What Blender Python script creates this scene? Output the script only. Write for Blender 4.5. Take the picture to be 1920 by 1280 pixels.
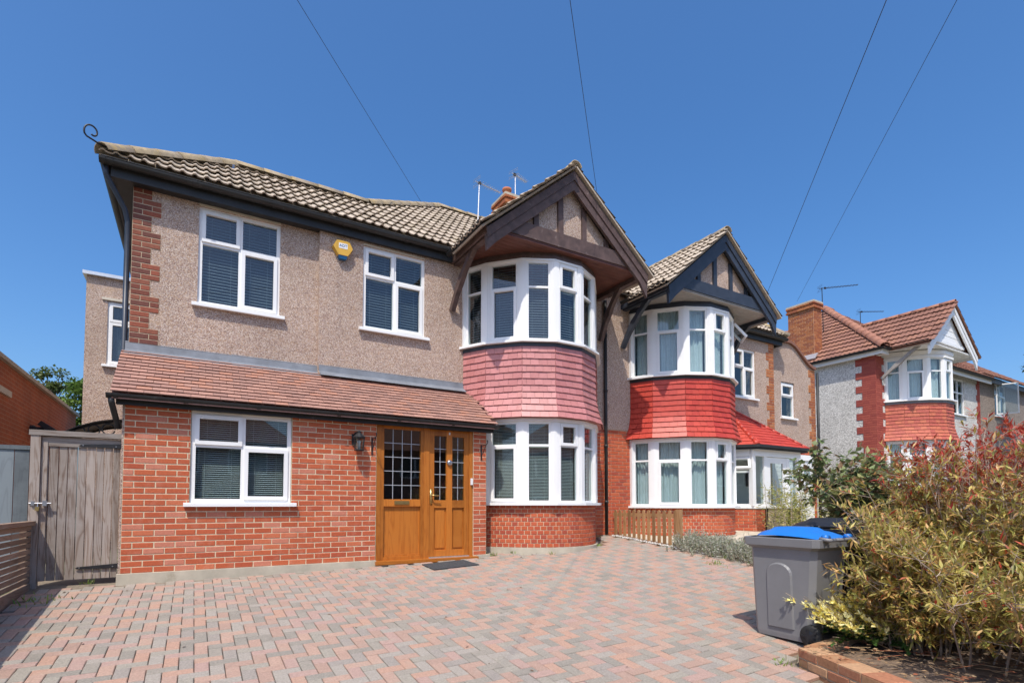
import bpy, math, random
from mathutils import Vector, Matrix
random.seed(11)
R = math.radians
scene = bpy.context.scene
col = scene.collection
for o in list(bpy.data.objects):
    bpy.data.objects.remove(o)

# ------------------------------------------------------------------ camera
AL = math.atan2(1690.0, 1005.0)          # facade direction against the view direction
TH = R(2.4)
sa, ca = math.sin(AL), math.cos(AL)
right = Vector((sa, -ca, 0)); fwdh = Vector((ca, sa, 0)); zup = Vector((0, 0, 1))
fwd = fwdh * math.cos(TH) + zup * math.sin(TH)
cup = zup * math.cos(TH) - fwdh * math.sin(TH)
CAM = Vector((0.7469, -8.0418, 0.9661))
cam_d = bpy.data.cameras.new('camera')
cam_d.sensor_width = 36.0
cam_d.lens = 36.0 * 1005.0 / 1920.0
cam_d.shift_y = (904.0 - 640.0) / 1920.0
cam_d.clip_start = 0.05
cam_d.clip_end = 2000
cam = bpy.data.objects.new('camera', cam_d)
col.objects.link(cam)
m = Matrix.Identity(4)
for i in range(3):
    m[i][0] = right[i]; m[i][1] = cup[i]; m[i][2] = -fwd[i]; m[i][3] = CAM[i]
cam.matrix_world = m
scene.camera = cam

# ------------------------------------------------------------------ sky, sun, exposure
SUNV = Vector((-0.38, -0.46, 1.0)).normalized()      # towards the sun
elev = math.asin(SUNV.z)
world = bpy.data.worlds.new('World'); scene.world = world
world.use_nodes = True
wn = world.node_tree
for n in list(wn.nodes): wn.nodes.remove(n)
sky = wn.nodes.new('ShaderNodeTexSky'); sky.sky_type = 'NISHITA'
sky.sun_disc = False
sky.sun_elevation = elev
sky.sun_rotation = math.atan2(SUNV.x, SUNV.y)
sky.altitude = 0; sky.air_density = 1.0; sky.dust_density = 3.0; sky.ozone_density = 7.0
bg = wn.nodes.new('ShaderNodeBackground'); bg.inputs['Strength'].default_value = 0.125
wo = wn.nodes.new('ShaderNodeOutputWorld')
hs = wn.nodes.new('ShaderNodeHueSaturation'); hs.inputs['Saturation'].default_value = 1.2
wn.links.new(sky.outputs['Color'], hs.inputs['Color']); wn.links.new(hs.outputs['Color'], bg.inputs['Color'])
wn.links.new(bg.outputs['Background'], wo.inputs['Surface'])
sun_d = bpy.data.lights.new('sun', 'SUN'); sun_d.energy = 2.8; sun_d.angle = R(0.53)
sun_d.color = (1.0, 0.93, 0.82)
sun = bpy.data.objects.new('sun', sun_d); col.objects.link(sun)
sun.rotation_euler = SUNV.to_track_quat('Z', 'Y').to_euler()
sun.location = (-8, -12, 25)
vs = scene.view_settings
vs.view_transform = 'Standard'; vs.look = 'None'; vs.gamma = 1.0; vs.use_curve_mapping = False
vs.exposure = 0.72

# ------------------------------------------------------------------ ground shape
def gx(X):
    if X < 0: return 0.0
    if X < 9: return .004 * X + .0027 * X * X
    return .2547 + .02 * (X - 9)
def gz(X, Y):
    return gx(X) + .085 * max(min(Y, 1.2), -9.0)

# ------------------------------------------------------------------ mesh helpers
class MB:
    def __init__(s): s.v = []; s.f = []
    def add(s, vs_, fs):
        b = len(s.v); s.v.extend([tuple(p) for p in vs_]); s.f.extend([tuple(i + b for i in f) for f in fs]); return s
    def box(s, x0, x1, y0, y1, z0, z1):
        if x0 > x1: x0, x1 = x1, x0
        if y0 > y1: y0, y1 = y1, y0
        if z0 > z1: z0, z1 = z1, z0
        return s.add([(x0,y0,z0),(x1,y0,z0),(x1,y1,z0),(x0,y1,z0),(x0,y0,z1),(x1,y0,z1),(x1,y1,z1),(x0,y1,z1)],
            [(0,3,2,1),(4,5,6,7),(0,1,5,4),(1,2,6,5),(2,3,7,6),(3,0,4,7)])
    def obox(s, M, sx, sy, sz, ch=0.0):
        """box centred on M with full sizes, optional chamfer"""
        vs_, fs = chbox(sx, sy, sz, ch)
        return s.add([M @ Vector(p) for p in vs_], fs)
    def bar(s, a, b, w, h, up=(0,0,1)):
        a = Vector(a); b = Vector(b); d = (b - a); L = d.length; d.normalize()
        u = Vector(up); sd = d.cross(u)
        if sd.length < 1e-5: sd = d.cross(Vector((1,0,0)))
        sd.normalize(); u = sd.cross(d)
        vs_ = []
        for p in (a, b):
            for i, j in ((-1,-1),(1,-1),(1,1),(-1,1)):
                vs_.append(p + sd * (i * w / 2) + u * (j * h / 2))
        return s.add(vs_, [(3,2,1,0),(4,5,6,7),(0,1,5,4),(1,2,6,5),(2,3,7,6),(3,0,4,7)])
    def prism(s, poly, d):
        """poly: list of 3d points (planar), extruded by vector d"""
        n = len(poly); d = Vector(d); a = [Vector(p) for p in poly]
        fs = [tuple(range(n))[::-1], tuple(range(n, 2 * n))]
        for i in range(n):
            j = (i + 1) % n; fs.append((i, j, n + j, n + i))
        return s.add(a + [p + d for p in a], fs)
    def tube(s, pts, r, n=8, cap=True, closed=False):
        pts = [Vector(p) for p in pts]; k = len(pts); rings = []
        rr = r if isinstance(r, (list, tuple)) else [r] * k
        prev = None
        for i, p in enumerate(pts):
            if i == 0: t = pts[1] - p
            elif i == k - 1: t = p - pts[i - 1]
            else: t = pts[i + 1] - pts[i - 1]
            t.normalize()
            if prev is None:
                u = t.cross(Vector((0, 0, 1)))
                if u.length < 1e-3: u = t.cross(Vector((1, 0, 0)))
            else: u = prev - t * prev.dot(t)
            u.normalize(); prev = u; w = t.cross(u)
            rings.append([p + (u * math.cos(2 * math.pi * q / n) + w * math.sin(2 * math.pi * q / n)) * rr[i] for q in range(n)])
        vs_ = [q for rg in rings for q in rg]; fs = []
        for i in range(k - 1):
            for q in range(n):
                q2 = (q + 1) % n
                fs.append((i * n + q, i * n + q2, (i + 1) * n + q2, (i + 1) * n + q))
        if cap:
            fs.append(tuple(range(n))[::-1]); fs.append(tuple((k - 1) * n + q for q in range(n)))
        return s.add(vs_, fs)
    def lathe(s, c, prof, n=16, axis='z'):
        c = Vector(c); vs_ = []; fs = []
        for (r, h) in prof:
            for q in range(n):
                a = 2 * math.pi * q / n
                if axis == 'z': vs_.append(c + Vector((r * math.cos(a), r * math.sin(a), h)))
                elif axis == 'x': vs_.append(c + Vector((h, r * math.cos(a), r * math.sin(a))))
                else: vs_.append(c + Vector((r * math.cos(a), h, r * math.sin(a))))
        k = len(prof)
        for i in range(k - 1):
            for q in range(n):
                q2 = (q + 1) % n; fs.append((i * n + q, i * n + q2, (i + 1) * n + q2, (i + 1) * n + q))
        fs.append(tuple(range(n))[::-1]); fs.append(tuple((k - 1) * n + q for q in range(n)))
        return s.add(vs_, fs)
    def half_gutter(s, a, b, r):
        """half round gutter from a to b (centre of the open top), with thickness"""
        a = Vector(a); b = Vector(b); d = (b - a).normalized(); sd = d.cross(Vector((0,0,1))).normalized()
        vs_ = []; n = 9
        for p in (a, b):
            for rad in (r, r * .9):
                for q in range(n):
                    t = math.pi * q / (n - 1)
                    vs_.append(p + sd * (math.cos(t) * rad) - Vector((0,0,1)) * (math.sin(t) * rad))
        fs = []
        for q in range(n - 1):
            fs.append((q, q + 1, 2*n + q + 1, 2*n + q)); fs.append((n + q + 1, n + q, 3*n + q, 3*n + q + 1))
            fs.append((q + 1, q, n + q, n + q + 1)); fs.append((2*n + q, 2*n + q + 1, 3*n + q + 1, 3*n + q))
        fs.append((0, 2*n, 3*n, n)); fs.append((n - 1, 2*n - 1, 4*n - 1, 3*n - 1))
        return s.add(vs_, fs)
    def build(s, name, mat, parent=None, smooth=False, stuff=False, origin=None):
        me = bpy.data.meshes.new(name)
        vs_ = s.v
        if origin is not None: vs_ = [(p[0]-origin[0], p[1]-origin[1], p[2]-origin[2]) for p in vs_]
        me.from_pydata(vs_, [], s.f); me.update()
        if smooth:
            me.polygons.foreach_set('use_smooth', [True] * len(me.polygons))
        o = bpy.data.objects.new(name, me)
        if mat: me.materials.append(mat)
        if origin is not None: o.location = origin
        col.objects.link(o)
        if parent is not None: adopt(o, parent)
        if stuff: o['kind'] = 'stuff'
        return o

def chbox(sx, sy, sz, ch=0.0):
    x, y, z = sx / 2, sy / 2, sz / 2
    if ch <= 0:
        return ([(-x,-y,-z),(x,-y,-z),(x,y,-z),(-x,y,-z),(-x,-y,z),(x,-y,z),(x,y,z),(-x,y,z)],
            [(0,3,2,1),(4,5,6,7),(0,1,5,4),(1,2,6,5),(2,3,7,6),(3,0,4,7)])
    # chamfered towards -y face only (the face one sees): cheap brick / tile
    c = ch
    vs_ = [(-x,y,-z),(x,y,-z),(x,y,z),(-x,y,z), (-x,-y+c,-z),(x,-y+c,-z),(x,-y+c,z),(-x,-y+c,z),
           (-x+c,-y,-z+c),(x-c,-y,-z+c),(x-c,-y,z-c),(-x+c,-y,z-c)]
    fs = [(3,2,1,0),(0,1,5,4),(1,2,6,5),(2,3,7,6),(3,0,4,7),(4,5,9,8),(5,6,10,9),(6,7,11,10),(7,4,8,11),(8,9,10,11)]
    return vs_, fs

def wloc(o):
    v = Vector(o.location)
    while o.parent is not None:
        o = o.parent; 
        if o.type == 'EMPTY': v = Vector(o.location)
    return v
def adopt(o, parent):
    """parent o keeping its world place; parents are never rotated or scaled"""
    o.parent = parent
    p = parent; off = Vector((0, 0, 0))
    # world translation of the parent
    off = PW.get(parent.name, Vector(parent.location))
    o.matrix_parent_inverse = Matrix.Translation(-off)
    PW[o.name] = Vector(o.location)
PW = {}
def empty(name, loc):
    o = bpy.data.objects.new(name, None); o.location = loc; o.empty_display_size = .2
    col.objects.link(o); PW[o.name] = Vector(loc); return o
def tag(o, label, cat=None, group=None, kind=None):
    if label: o['label'] = label
    if cat: o['category'] = cat
    if group: o['group'] = group
    if kind: o['kind'] = kind
    return o
def struct(o):
    o['kind'] = 'structure'; return o

class Tmpl:
    """small shared mesh placed many times as separate objects, or merged into one"""
    def __init__(s, name, vs_, fs, mat, smooth=False):
        s.v = [Vector(p) for p in vs_]; s.f = fs; s.mat = mat; s.name = name
        s.me = bpy.data.meshes.new(name); s.me.from_pydata([tuple(p) for p in s.v], [], fs); s.me.update()
        if mat: s.me.materials.append(mat)
        if smooth: s.me.polygons.foreach_set('use_smooth', [True] * len(s.me.polygons))
    def place(s, M, parent, name=None):
        o = bpy.data.objects.new(name or s.name, s.me)
        o.matrix_world = M
        col.objects.link(o)
        if parent is not None:
            o.parent = parent
            o.matrix_parent_inverse = Matrix.Translation(-PW.get(parent.name, Vector(parent.location)))
        return o
    def merge(s, mb, M): mb.add([M @ p for p in s.v], s.f)
def many(tm, mats, parent, limit=300, name=None):
    """mats sorted so the ones that show largest come first"""
    for M in mats[:limit]: tm.place(M, parent, name)
    if len(mats) > limit:
        mb = MB()
        for M in mats[limit:]: tm.merge(mb, M)
        return mb.build((name or tm.name) + '_courses', tm.mat, parent, stuff=True)
def near(M): return (M.translation - CAM).length
def TRS(loc, rot=None, sc=(1,1,1)):
    M = Matrix.Translation(Vector(loc))
    if rot is not None: M = M @ (rot if isinstance(rot, Matrix) else Matrix.Rotation(rot, 4, 'Z'))
    return M @ Matrix.Diagonal((sc[0], sc[1], sc[2], 1))
def frame_mat(loc, xa, ya, za):
    M = Matrix.Identity(4)
    for i in range(3): M[i][0] = xa[i]; M[i][1] = ya[i]; M[i][2] = za[i]; M[i][3] = loc[i]
    return M

# ------------------------------------------------------------------ materials
def newmat(name):
    mt = bpy.data.materials.new(name); mt.use_nodes = True
    nt = mt.node_tree; b = nt.nodes['Principled BSDF']
    return mt, nt, b
def nd(nt, typ, **kw):
    n = nt.nodes.new(typ)
    for k, v in kw.items():
        if hasattr(n, k): setattr(n, k, v)
        else: n.inputs[k].default_value = v
    return n
def ramp(nt, stops, interp='LINEAR'):
    n = nt.nodes.new('ShaderNodeValToRGB'); cr = n.color_ramp; cr.interpolation = interp
    while len(cr.elements) < len(stops): cr.elements.new(.5)
    for e, (p, c) in zip(cr.elements, stops):
        e.position = p; e.color = (c[0], c[1], c[2], 1)
    return n
def mixc(nt, a, b, fac, mode='MIX'):
    n = nt.nodes.new('ShaderNodeMix'); n.data_type = 'RGBA'; n.blend_type = mode
    for k, v in ((0, fac), (6, a), (7, b)):
        if hasattr(v, 'is_linked') or hasattr(v, 'links'): nt.links.new(v, n.inputs[k])
        else: n.inputs[k].default_value = v if k == 0 else (v[0], v[1], v[2], 1)
    return n.outputs[2]
def wpos(nt, sc=(1, 1, 1)):
    g = nt.nodes.new('ShaderNodeNewGeometry'); mp = nt.nodes.new('ShaderNodeMapping')
    mp.inputs['Scale'].default_value = sc
    nt.links.new(g.outputs['Position'], mp.inputs['Vector']); return mp.outputs['Vector']
def piece_random(nt):
    oi = nt.nodes.new('ShaderNodeObjectInfo'); g = nt.nodes.new('ShaderNodeNewGeometry')
    a = nt.nodes.new('ShaderNodeMath'); a.operation = 'ADD'
    nt.links.new(oi.outputs['Random'], a.inputs[0]); nt.links.new(g.outputs['Random Per Island'], a.inputs[1])
    f = nt.nodes.new('ShaderNodeMath'); f.operation = 'FRACT'
    nt.links.new(a.outputs[0], f.inputs[0]); return f.outputs[0]
def bump(nt, b, h, strength, dist=.01):
    n = nt.nodes.new('ShaderNodeBump'); n.inputs['Strength'].default_value = strength; n.inputs['Distance'].default_value = dist
    nt.links.new(h, n.inputs['Height']); nt.links.new(n.outputs['Normal'], b.inputs['Normal'])
def noise(nt, vec, scale, detail=4, rough=.6):
    n = nt.nodes.new('ShaderNodeTexNoise'); n.inputs['Scale'].default_value = scale
    n.inputs['Detail'].default_value = detail; n.inputs['Roughness'].default_value = rough
    nt.links.new(vec, n.inputs['Vector']); return n.outputs['Fac']
def plain(name, c, rough=.6, var=.12, scale=6, bmp=0.0, bscale=80, metal=0.0, spec=.4, stain=None):
    mt, nt, b = newmat(name); p = wpos(nt)
    n1 = noise(nt, p, scale)
    lo = [x * (1 - var) for x in c]; hi = [min(1, x * (1 + var)) for x in c]
    r = ramp(nt, [(.3, lo), (.7, hi)]); nt.links.new(n1, r.inputs[0]); out = r.outputs[0]
    if stain:
        n3 = noise(nt, p, stain[1], 6, .7); r3 = ramp(nt, [(stain[2], (0,0,0)), (stain[2] + .15, (1,1,1))]); nt.links.new(n3, r3.inputs[0])
        out = mixc(nt, out, stain[0], r3.outputs[0])
    nt.links.new(out, b.inputs['Base Color'])
    b.inputs['Roughness'].default_value = rough; b.inputs['Metallic'].default_value = metal
    b.inputs['Specular IOR Level'].default_value = spec
    if bmp: bump(nt, b, noise(nt, p, bscale, 5, .65), bmp, .004)
    return mt
def pieces(name, tones, rough=.8, speck=(.75, 1.2), sscale=40, bmp=.35, bscale=120, patch=None, spec=.3, patch_amt=.35):
    """bricks, tiles, pavers: a tone for each piece plus grain"""
    mt, nt, b = newmat(name); p = wpos(nt)
    rnd = piece_random(nt)
    k = len(tones)
    r = ramp(nt, [(i / k, t) for i, t in enumerate(tones)], 'CONSTANT'); nt.links.new(rnd, r.inputs[0])
    n1 = noise(nt, p, sscale, 6, .7)
    r2 = ramp(nt, [(.3, (speck[0],) * 3), (.72, (speck[1],) * 3)]); nt.links.new(n1, r2.inputs[0])
    out = mixc(nt, r.outputs[0], r2.outputs[0], 1.0, 'MULTIPLY')
    if patch:
        n3 = noise(nt, p, 7, 5, .6); r3 = ramp(nt, [(.52, (0,0,0)), (.72, (patch_amt,) * 3)]); nt.links.new(n3, r3.inputs[0])
        out = mixc(nt, out, patch, r3.outputs[0])
    nt.links.new(out, b.inputs['Base Color'])
    b.inputs['Roughness'].default_value = rough; b.inputs['Specular IOR Level'].default_value = spec
    bump(nt, b, noise(nt, p, bscale, 5, .7), bmp, .004)
    return mt
def pebble(name, tones, scale=62, stain=None):
    mt, nt, b = newmat(name); p = wpos(nt)
    v = nt.nodes.new('ShaderNodeTexVoronoi'); v.inputs['Scale'].default_value = scale
    nt.links.new(p, v.inputs['Vector'])
    sp = nt.nodes.new('ShaderNodeSeparateColor'); nt.links.new(v.outputs['Color'], sp.inputs[0])
    k = len(tones); r = ramp(nt, [(i / k, t) for i, t in enumerate(tones)], 'CONSTANT'); nt.links.new(sp.outputs[0], r.inputs[0])
    dk = ramp(nt, [(.0, (1, 1, 1)), (.75, (.62,) * 3)]); nt.links.new(v.outputs['Distance'], dk.inputs[0])
    out = mixc(nt, r.outputs[0], dk.outputs[0], 1.0, 'MULTIPLY')
    big = noise(nt, p, .9, 5, .6); rb = ramp(nt, [(.3, (.88,) * 3), (.7, (1.1,) * 3)]); nt.links.new(big, rb.inputs[0])
    out = mixc(nt, out, rb.outputs[0], 1.0, 'MULTIPLY')
    if stain:
        n3 = noise(nt, p, 1.3, 6, .7); r3 = ramp(nt, [(.6, (0,0,0)), (.75, (.5,) * 3)]); nt.links.new(n3, r3.inputs[0])
        out = mixc(nt, out, stain, r3.outputs[0])
    nt.links.new(out, b.inputs['Base Color']); b.inputs['Roughness'].default_value = .9
    b.inputs['Specular IOR Level'].default_value = .2
    inv = nt.nodes.new('ShaderNodeMath'); inv.operation = 'SUBTRACT'; inv.inputs[0].default_value = 1
    nt.links.new(v.outputs['Distance'], inv.inputs[1]); bump(nt, b, inv.outputs[0], .5, .012)
    return mt
def wood(name, c1, c2, c3, axis='z', rough=.7, knots=True, sc=1.0):
    mt, nt, b = newmat(name)
    s = {'z': (14*sc, 14*sc, 1.2*sc), 'x': (1.2*sc, 14*sc, 14*sc), 'y': (14*sc, 1.2*sc, 14*sc)}[axis]
    p = wpos(nt, s); oi = piece_random(nt)
    ad = nt.nodes.new('ShaderNodeVectorMath'); ad.operation = 'ADD'
    cb = nt.nodes.new('ShaderNodeCombineXYZ')
    mu = nt.nodes.new('ShaderNodeMath'); mu.operation = 'MULTIPLY'; mu.inputs[1].default_value = 37.0
    nt.links.new(oi, mu.inputs[0])
    for i in range(3): nt.links.new(mu.outputs[0], cb.inputs[i])
    nt.links.new(p, ad.inputs[0]); nt.links.new(cb.outputs[0], ad.inputs[1])
    n1 = nt.nodes.new('ShaderNodeTexNoise'); n1.inputs['Scale'].default_value = .55; n1.inputs['Detail'].default_value = 3
    n1.inputs['Distortion'].default_value = .6
    nt.links.new(ad.outputs[0], n1.inputs['Vector'])
    w = nt.nodes.new('ShaderNodeMath'); w.operation = 'MULTIPLY'; w.inputs[1].default_value = 9.0; nt.links.new(n1.outputs['Fac'], w.inputs[0])
    fr = nt.nodes.new('ShaderNodeMath'); fr.operation = 'PINGPONG'; fr.inputs[1].default_value = .5; nt.links.new(w.outputs[0], fr.inputs[0])
    r = ramp(nt, [(.0, c2), (.25, c1), (.5, c1)]); nt.links.new(fr.outputs[0], r.inputs[0])
    r3 = ramp(nt, [(0, (.68,)*3), (1, (1.28,)*3)]); nt.links.new(oi, r3.inputs[0])
    out = mixc(nt, r.outputs[0], r3.outputs[0], 1.0, 'MULTIPLY')
    n4 = noise(nt, wpos(nt), 3.0, 5, .7); r4 = ramp(nt, [(.45, (0,0,0)), (.75, (.6,)*3)]); nt.links.new(n4, r4.inputs[0])
    out = mixc(nt, out, c3, r4.outputs[0])
    nt.links.new(out, b.inputs['Base Color']); b.inputs['Roughness'].default_value = rough; b.inputs['Specular IOR Level'].default_value = .3
    bump(nt, b, fr.outputs[0], .15, .003)
    return mt
def glassmat():
    mt, nt, b = newmat('window_glass'); nt.nodes.remove(b)
    out = nt.nodes['Material Output']
    t = nt.nodes.new('ShaderNodeBsdfTransparent'); t.inputs[0].default_value = (.80, .86, .86, 1)
    g = nt.nodes.new('ShaderNodeBsdfGlossy'); g.inputs['Roughness'].default_value = .0; g.inputs[0].default_value = (1, 1, 1, 1)
    f = nt.nodes.new('ShaderNodeFresnel'); f.inputs['IOR'].default_value = 1.85
    # old and new panes are never quite flat
    mx = nt.nodes.new('ShaderNodeMixShader')
    gb = nt.nodes.new('ShaderNodeNewGeometry'); sb_ = nt.nodes.new('ShaderNodeMath'); sb_.operation = 'SUBTRACT'; sb_.inputs[0].default_value = 1.0
    nt.links.new(gb.outputs['Backfacing'], sb_.inputs[1]); ml = nt.nodes.new('ShaderNodeMath'); ml.operation = 'MULTIPLY'
    nt.links.new(f.outputs[0], ml.inputs[0]); nt.links.new(sb_.outputs[0], ml.inputs[1])
    nt.links.new(ml.outputs[0], mx.inputs[0]); nt.links.new(t.outputs[0], mx.inputs[1]); nt.links.new(g.outputs[0], mx.inputs[2])
    nt.links.new(mx.outputs[0], out.inputs['Surface'])
    bn = nt.nodes.new('ShaderNodeBump'); bn.inputs['Strength'].default_value = .03; bn.inputs['Distance'].default_value = .02
    nt.links.new(noise(nt, wpos(nt), 2.2, 1), bn.inputs['Height']); nt.links.new(bn.outputs[0], g.inputs['Normal'])
    return mt
def leafmat(name, tones=None, trans=.35, rough=.5):
    mt, nt, b = newmat(name); out = nt.nodes['Material Output']
    if tones:
        rnd = piece_random(nt); k = len(tones)
        r = ramp(nt, [(i / max(1, k - 1), t) for i, t in enumerate(tones)]); nt.links.new(rnd, r.inputs[0]); c = r.outputs[0]
    else:
        a = nt.nodes.new('ShaderNodeAttribute'); a.attribute_name = 'tint'; c = a.outputs['Color']
    nt.links.new(c, b.inputs['Base Color']); b.inputs['Roughness'].default_value = rough
    b.inputs['Specular IOR Level'].default_value = .35
    tr = nt.nodes.new('ShaderNodeBsdfTranslucent'); nt.links.new(c, tr.inputs[0])
    mx = nt.nodes.new('ShaderNodeMixShader'); mx.inputs[0].default_value = trans
    nt.links.new(b.outputs[0], mx.inputs[1]); nt.links.new(tr.outputs[0], mx.inputs[2]); nt.links.new(mx.outputs[0], out.inputs['Surface'])
    return mt

M = {}
M['brick_new'] = pieces('brick_new', [(.45,.105,.045),(.49,.12,.05),(.41,.09,.042),(.53,.15,.07),(.47,.115,.05),(.52,.19,.12),(.44,.10,.042),(.48,.112,.048)], patch=(.56,.27,.19), sscale=55, speck=(.78,1.15))
M['brick_old'] = pieces('brick_old', [(.24,.075,.045),(.19,.06,.04),(.29,.085,.05),(.16,.06,.045),(.26,.09,.055)], sscale=45, speck=(.7,1.2))
M['brick_bay'] = pieces('brick_bay', [(.48,.105,.045),(.44,.09,.042),(.51,.125,.055),(.38,.08,.045),(.49,.11,.05),(.46,.10,.04)], sscale=60, speck=(.75,1.15))
M['brick_orange'] = pieces('brick_orange', [(.40,.14,.05),(.34,.11,.045),(.44,.17,.07),(.30,.10,.05)], sscale=50)
M['brick_planter'] = pieces('brick_planter', [(.40,.22,.115),(.35,.175,.09),(.44,.26,.145),(.36,.155,.085)], sscale=35, patch=(.38,.29,.17))
M['brick_painted'] = pieces('brick_painted', [(.33,.075,.055),(.30,.065,.05),(.36,.085,.06)], sscale=40, speck=(.85,1.1))
M['mortar'] = plain('mortar', (.62,.52,.36), .95, .15, 30, .4, 160, spec=.1)
M['mortar_old'] = plain('mortar_old', (.46,.36,.25), .95, .2, 25, .4, 160, spec=.1)
M['pebble'] = pebble('pebbledash', [(.60,.45,.36),(.48,.34,.27),(.70,.55,.45),(.37,.25,.20),(.64,.49,.38),(.54,.41,.36),(.76,.63,.54),(.58,.39,.27)], scale=80, stain=(.58,.40,.25))
M['pebble_far'] = pebble('pebbledash_far', [(.38,.31,.26),(.30,.24,.20),(.44,.37,.32),(.26,.21,.18)], scale=45)
M['render_white'] = pebble('render_white', [(.78,.75,.69),(.70,.67,.61),(.82,.79,.73),(.74,.71,.65),(.60,.57,.52)], scale=26)
M['smooth_white'] = plain('smooth_white', (.78,.77,.74), .8, .04, 4, .15, 50)
M['upvc'] = plain('upvc', (.80,.80,.79), .35, .02, 2, spec=.5)
M['paint_black'] = plain('paint_black', (.022,.022,.022), .5, .25, 5, .05, 40, stain=((.10,.095,.09), 2.5, .66))
M['paint_navy'] = plain('paint_navy', (.035,.042,.058), .42, .2, 6, .08, 40)
M['timber_brown'] = plain('timber_brown', (.095,.06,.052), .6, .35, 7, .3, 50, stain=((.22,.17,.15), 9, .60))
M['soffit_brown'] = plain('soffit_brown', (.13,.052,.038), .45, .2, 6, .1, 30)
M['soffit_grey'] = plain('soffit_grey', (.30,.28,.26), .7, .12, 6, .1, 30)
M['lead'] = plain('lead', (.165,.18,.205), .6, .22, 5, .25, 18, metal=.0, spec=.4, stain=((.24,.25,.27), 3.5, .58))
M['concrete'] = plain('concrete', (.47,.42,.33), .9, .14, 5, .3, 70, stain=((.34,.29,.21), 3, .6))
M['stone_cream'] = plain('stone_cream', (.58,.52,.42), .9, .1, 5, .2, 60)
M['tile_brown'] = pieces('tile_brown', [(.43,.36,.285),(.38,.315,.245),(.47,.395,.315),(.41,.34,.27)], sscale=22, speck=(.75,1.15), patch=(.33,.28,.17), patch_amt=.5)
M['ridge_tile'] = pieces('ridge_tile', [(.36,.29,.20),(.31,.25,.18),(.38,.30,.19)], sscale=14, speck=(.65,1.15), patch=(.40,.28,.09), patch_amt=.7)
M['tile_clay'] = pieces('tile_clay', [(.36,.20,.155),(.33,.18,.14),(.39,.215,.165),(.31,.175,.14),(.40,.20,.14)], sscale=30, speck=(.85,1.1), rough=.75)
M['tile_pinkred'] = pieces('tile_pinkred', [(.47,.185,.175),(.50,.20,.19),(.44,.165,.155),(.48,.19,.175)], sscale=18, speck=(.88,1.1), rough=.45, spec=.5, bmp=.12)
M['tile_red'] = pieces('tile_red', [(.47,.052,.032),(.50,.06,.038),(.43,.046,.03),(.46,.055,.034)], sscale=18, speck=(.88,1.1), rough=.45, spec=.35, bmp=.1)
M['tile_orangered'] = pieces('tile_orangered', [(.46,.12,.075),(.42,.10,.07),(.49,.14,.08)], sscale=18, speck=(.85,1.1), rough=.6)
M['tile_redbrown'] = pieces('tile_redbrown', [(.25,.12,.085),(.22,.105,.075),(.28,.135,.09)], sscale=18, speck=(.75,1.15))
M['ridge_red'] = pieces('ridge_red', [(.36,.17,.11),(.33,.15,.10)], sscale=14)
M['paver_red'] = pieces('paver_red', [(.375,.25,.195),(.395,.265,.205),(.35,.235,.185),(.37,.25,.21),(.40,.25,.185)], sscale=70, speck=(.72,1.22), patch=(.36,.30,.24), bmp=.5, bscale=200)
M['paver_grey'] = pieces('paver_grey', [(.275,.245,.205),(.295,.265,.22),(.25,.225,.19),(.315,.28,.24),(.28,.247,.215)], sscale=70, speck=(.7,1.25), patch=(.33,.29,.24), bmp=.5, bscale=200)
M['sand'] = plain('joint_sand', (.19,.155,.115), .95, .25, 20, .3, 120)
M['soil'] = plain('soil', (.17,.12,.085), .95, .4, 14, .6, 60, stain=((.27,.20,.14), 9, .55))
M['ground'] = plain('ground', (.16,.15,.12), .95, .3, 3, .3, 30, stain=((.09,.12,.04), 2, .5))
M['asphalt'] = plain('asphalt', (.06,.06,.06), .9, .2, 20, .3, 90)
M['oak'] = wood('oak_veneer', (.42,.14,.022), (.34,.105,.016), (.45,.165,.032), 'z', .38, sc=.8)
M['oak_h'] = wood('oak_veneer_rail', (.42,.14,.022), (.34,.11,.017), (.45,.165,.032), 'x', .38, sc=.8)
M['grey_wood'] = wood('weathered_board', (.33,.275,.235), (.205,.145,.11), (.40,.36,.33), 'z', .85)
M['grey_wood_h'] = wood('weathered_rail', (.29,.25,.22), (.21,.16,.13), (.35,.32,.29), 'x', .85)
M['slat_wood'] = wood('slat_wood', (.27,.18,.125), (.19,.12,.08), (.30,.235,.19), 'y', .8)
M['picket_wood'] = wood('picket_wood', (.35,.19,.085), (.26,.13,.055), (.38,.24,.13), 'z', .75)
M['panel_grey'] = wood('painted_panel', (.165,.19,.205), (.14,.16,.175), (.20,.225,.24), 'z', .7)
M['iron'] = plain('iron', (.018,.018,.02), .5, .2, 9, .1, 60)
M['steel'] = plain('steel', (.45,.45,.46), .35, .1, 20, metal=.9)
M['brass'] = plain('brass', (.55,.40,.16), .3, .1, 20, metal=.9)
M['aluminium'] = plain('aluminium', (.62,.62,.62), .4, .08, 20, metal=.7)
M['glass'] = glassmat()
M['lead_came'] = plain('lead_came', (.42,.44,.46), .5, .1, 20, metal=.3)
M['blind'] = plain('blind_slat', (.30,.315,.34), .5, .06, 5)
M['blind_light'] = plain('blind_slat_light', (.55,.55,.54), .5, .05, 5)
M['curtain'] = plain('net_curtain', (.66,.70,.72), .9, .06, 8, .2, 30)
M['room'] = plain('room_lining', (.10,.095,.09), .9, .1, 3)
M['door_dark'] = plain('door_dark', (.05,.05,.05), .6, .1, 3)
M['bin_grey'] = plain('bin_grey', (.19,.19,.195), .42, .06, 4, .05, 120, spec=.4, stain=((.17,.165,.16), 3, .62))
M['bin_blue'] = plain('bin_blue', (.012,.155,.52), .42, .06, 4, .04, 100, spec=.45)
M['bin_black'] = plain('bin_black', (.018,.019,.023), .4, .2, 5, .05, 100, stain=((.09,.09,.09), 12, .68))
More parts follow.
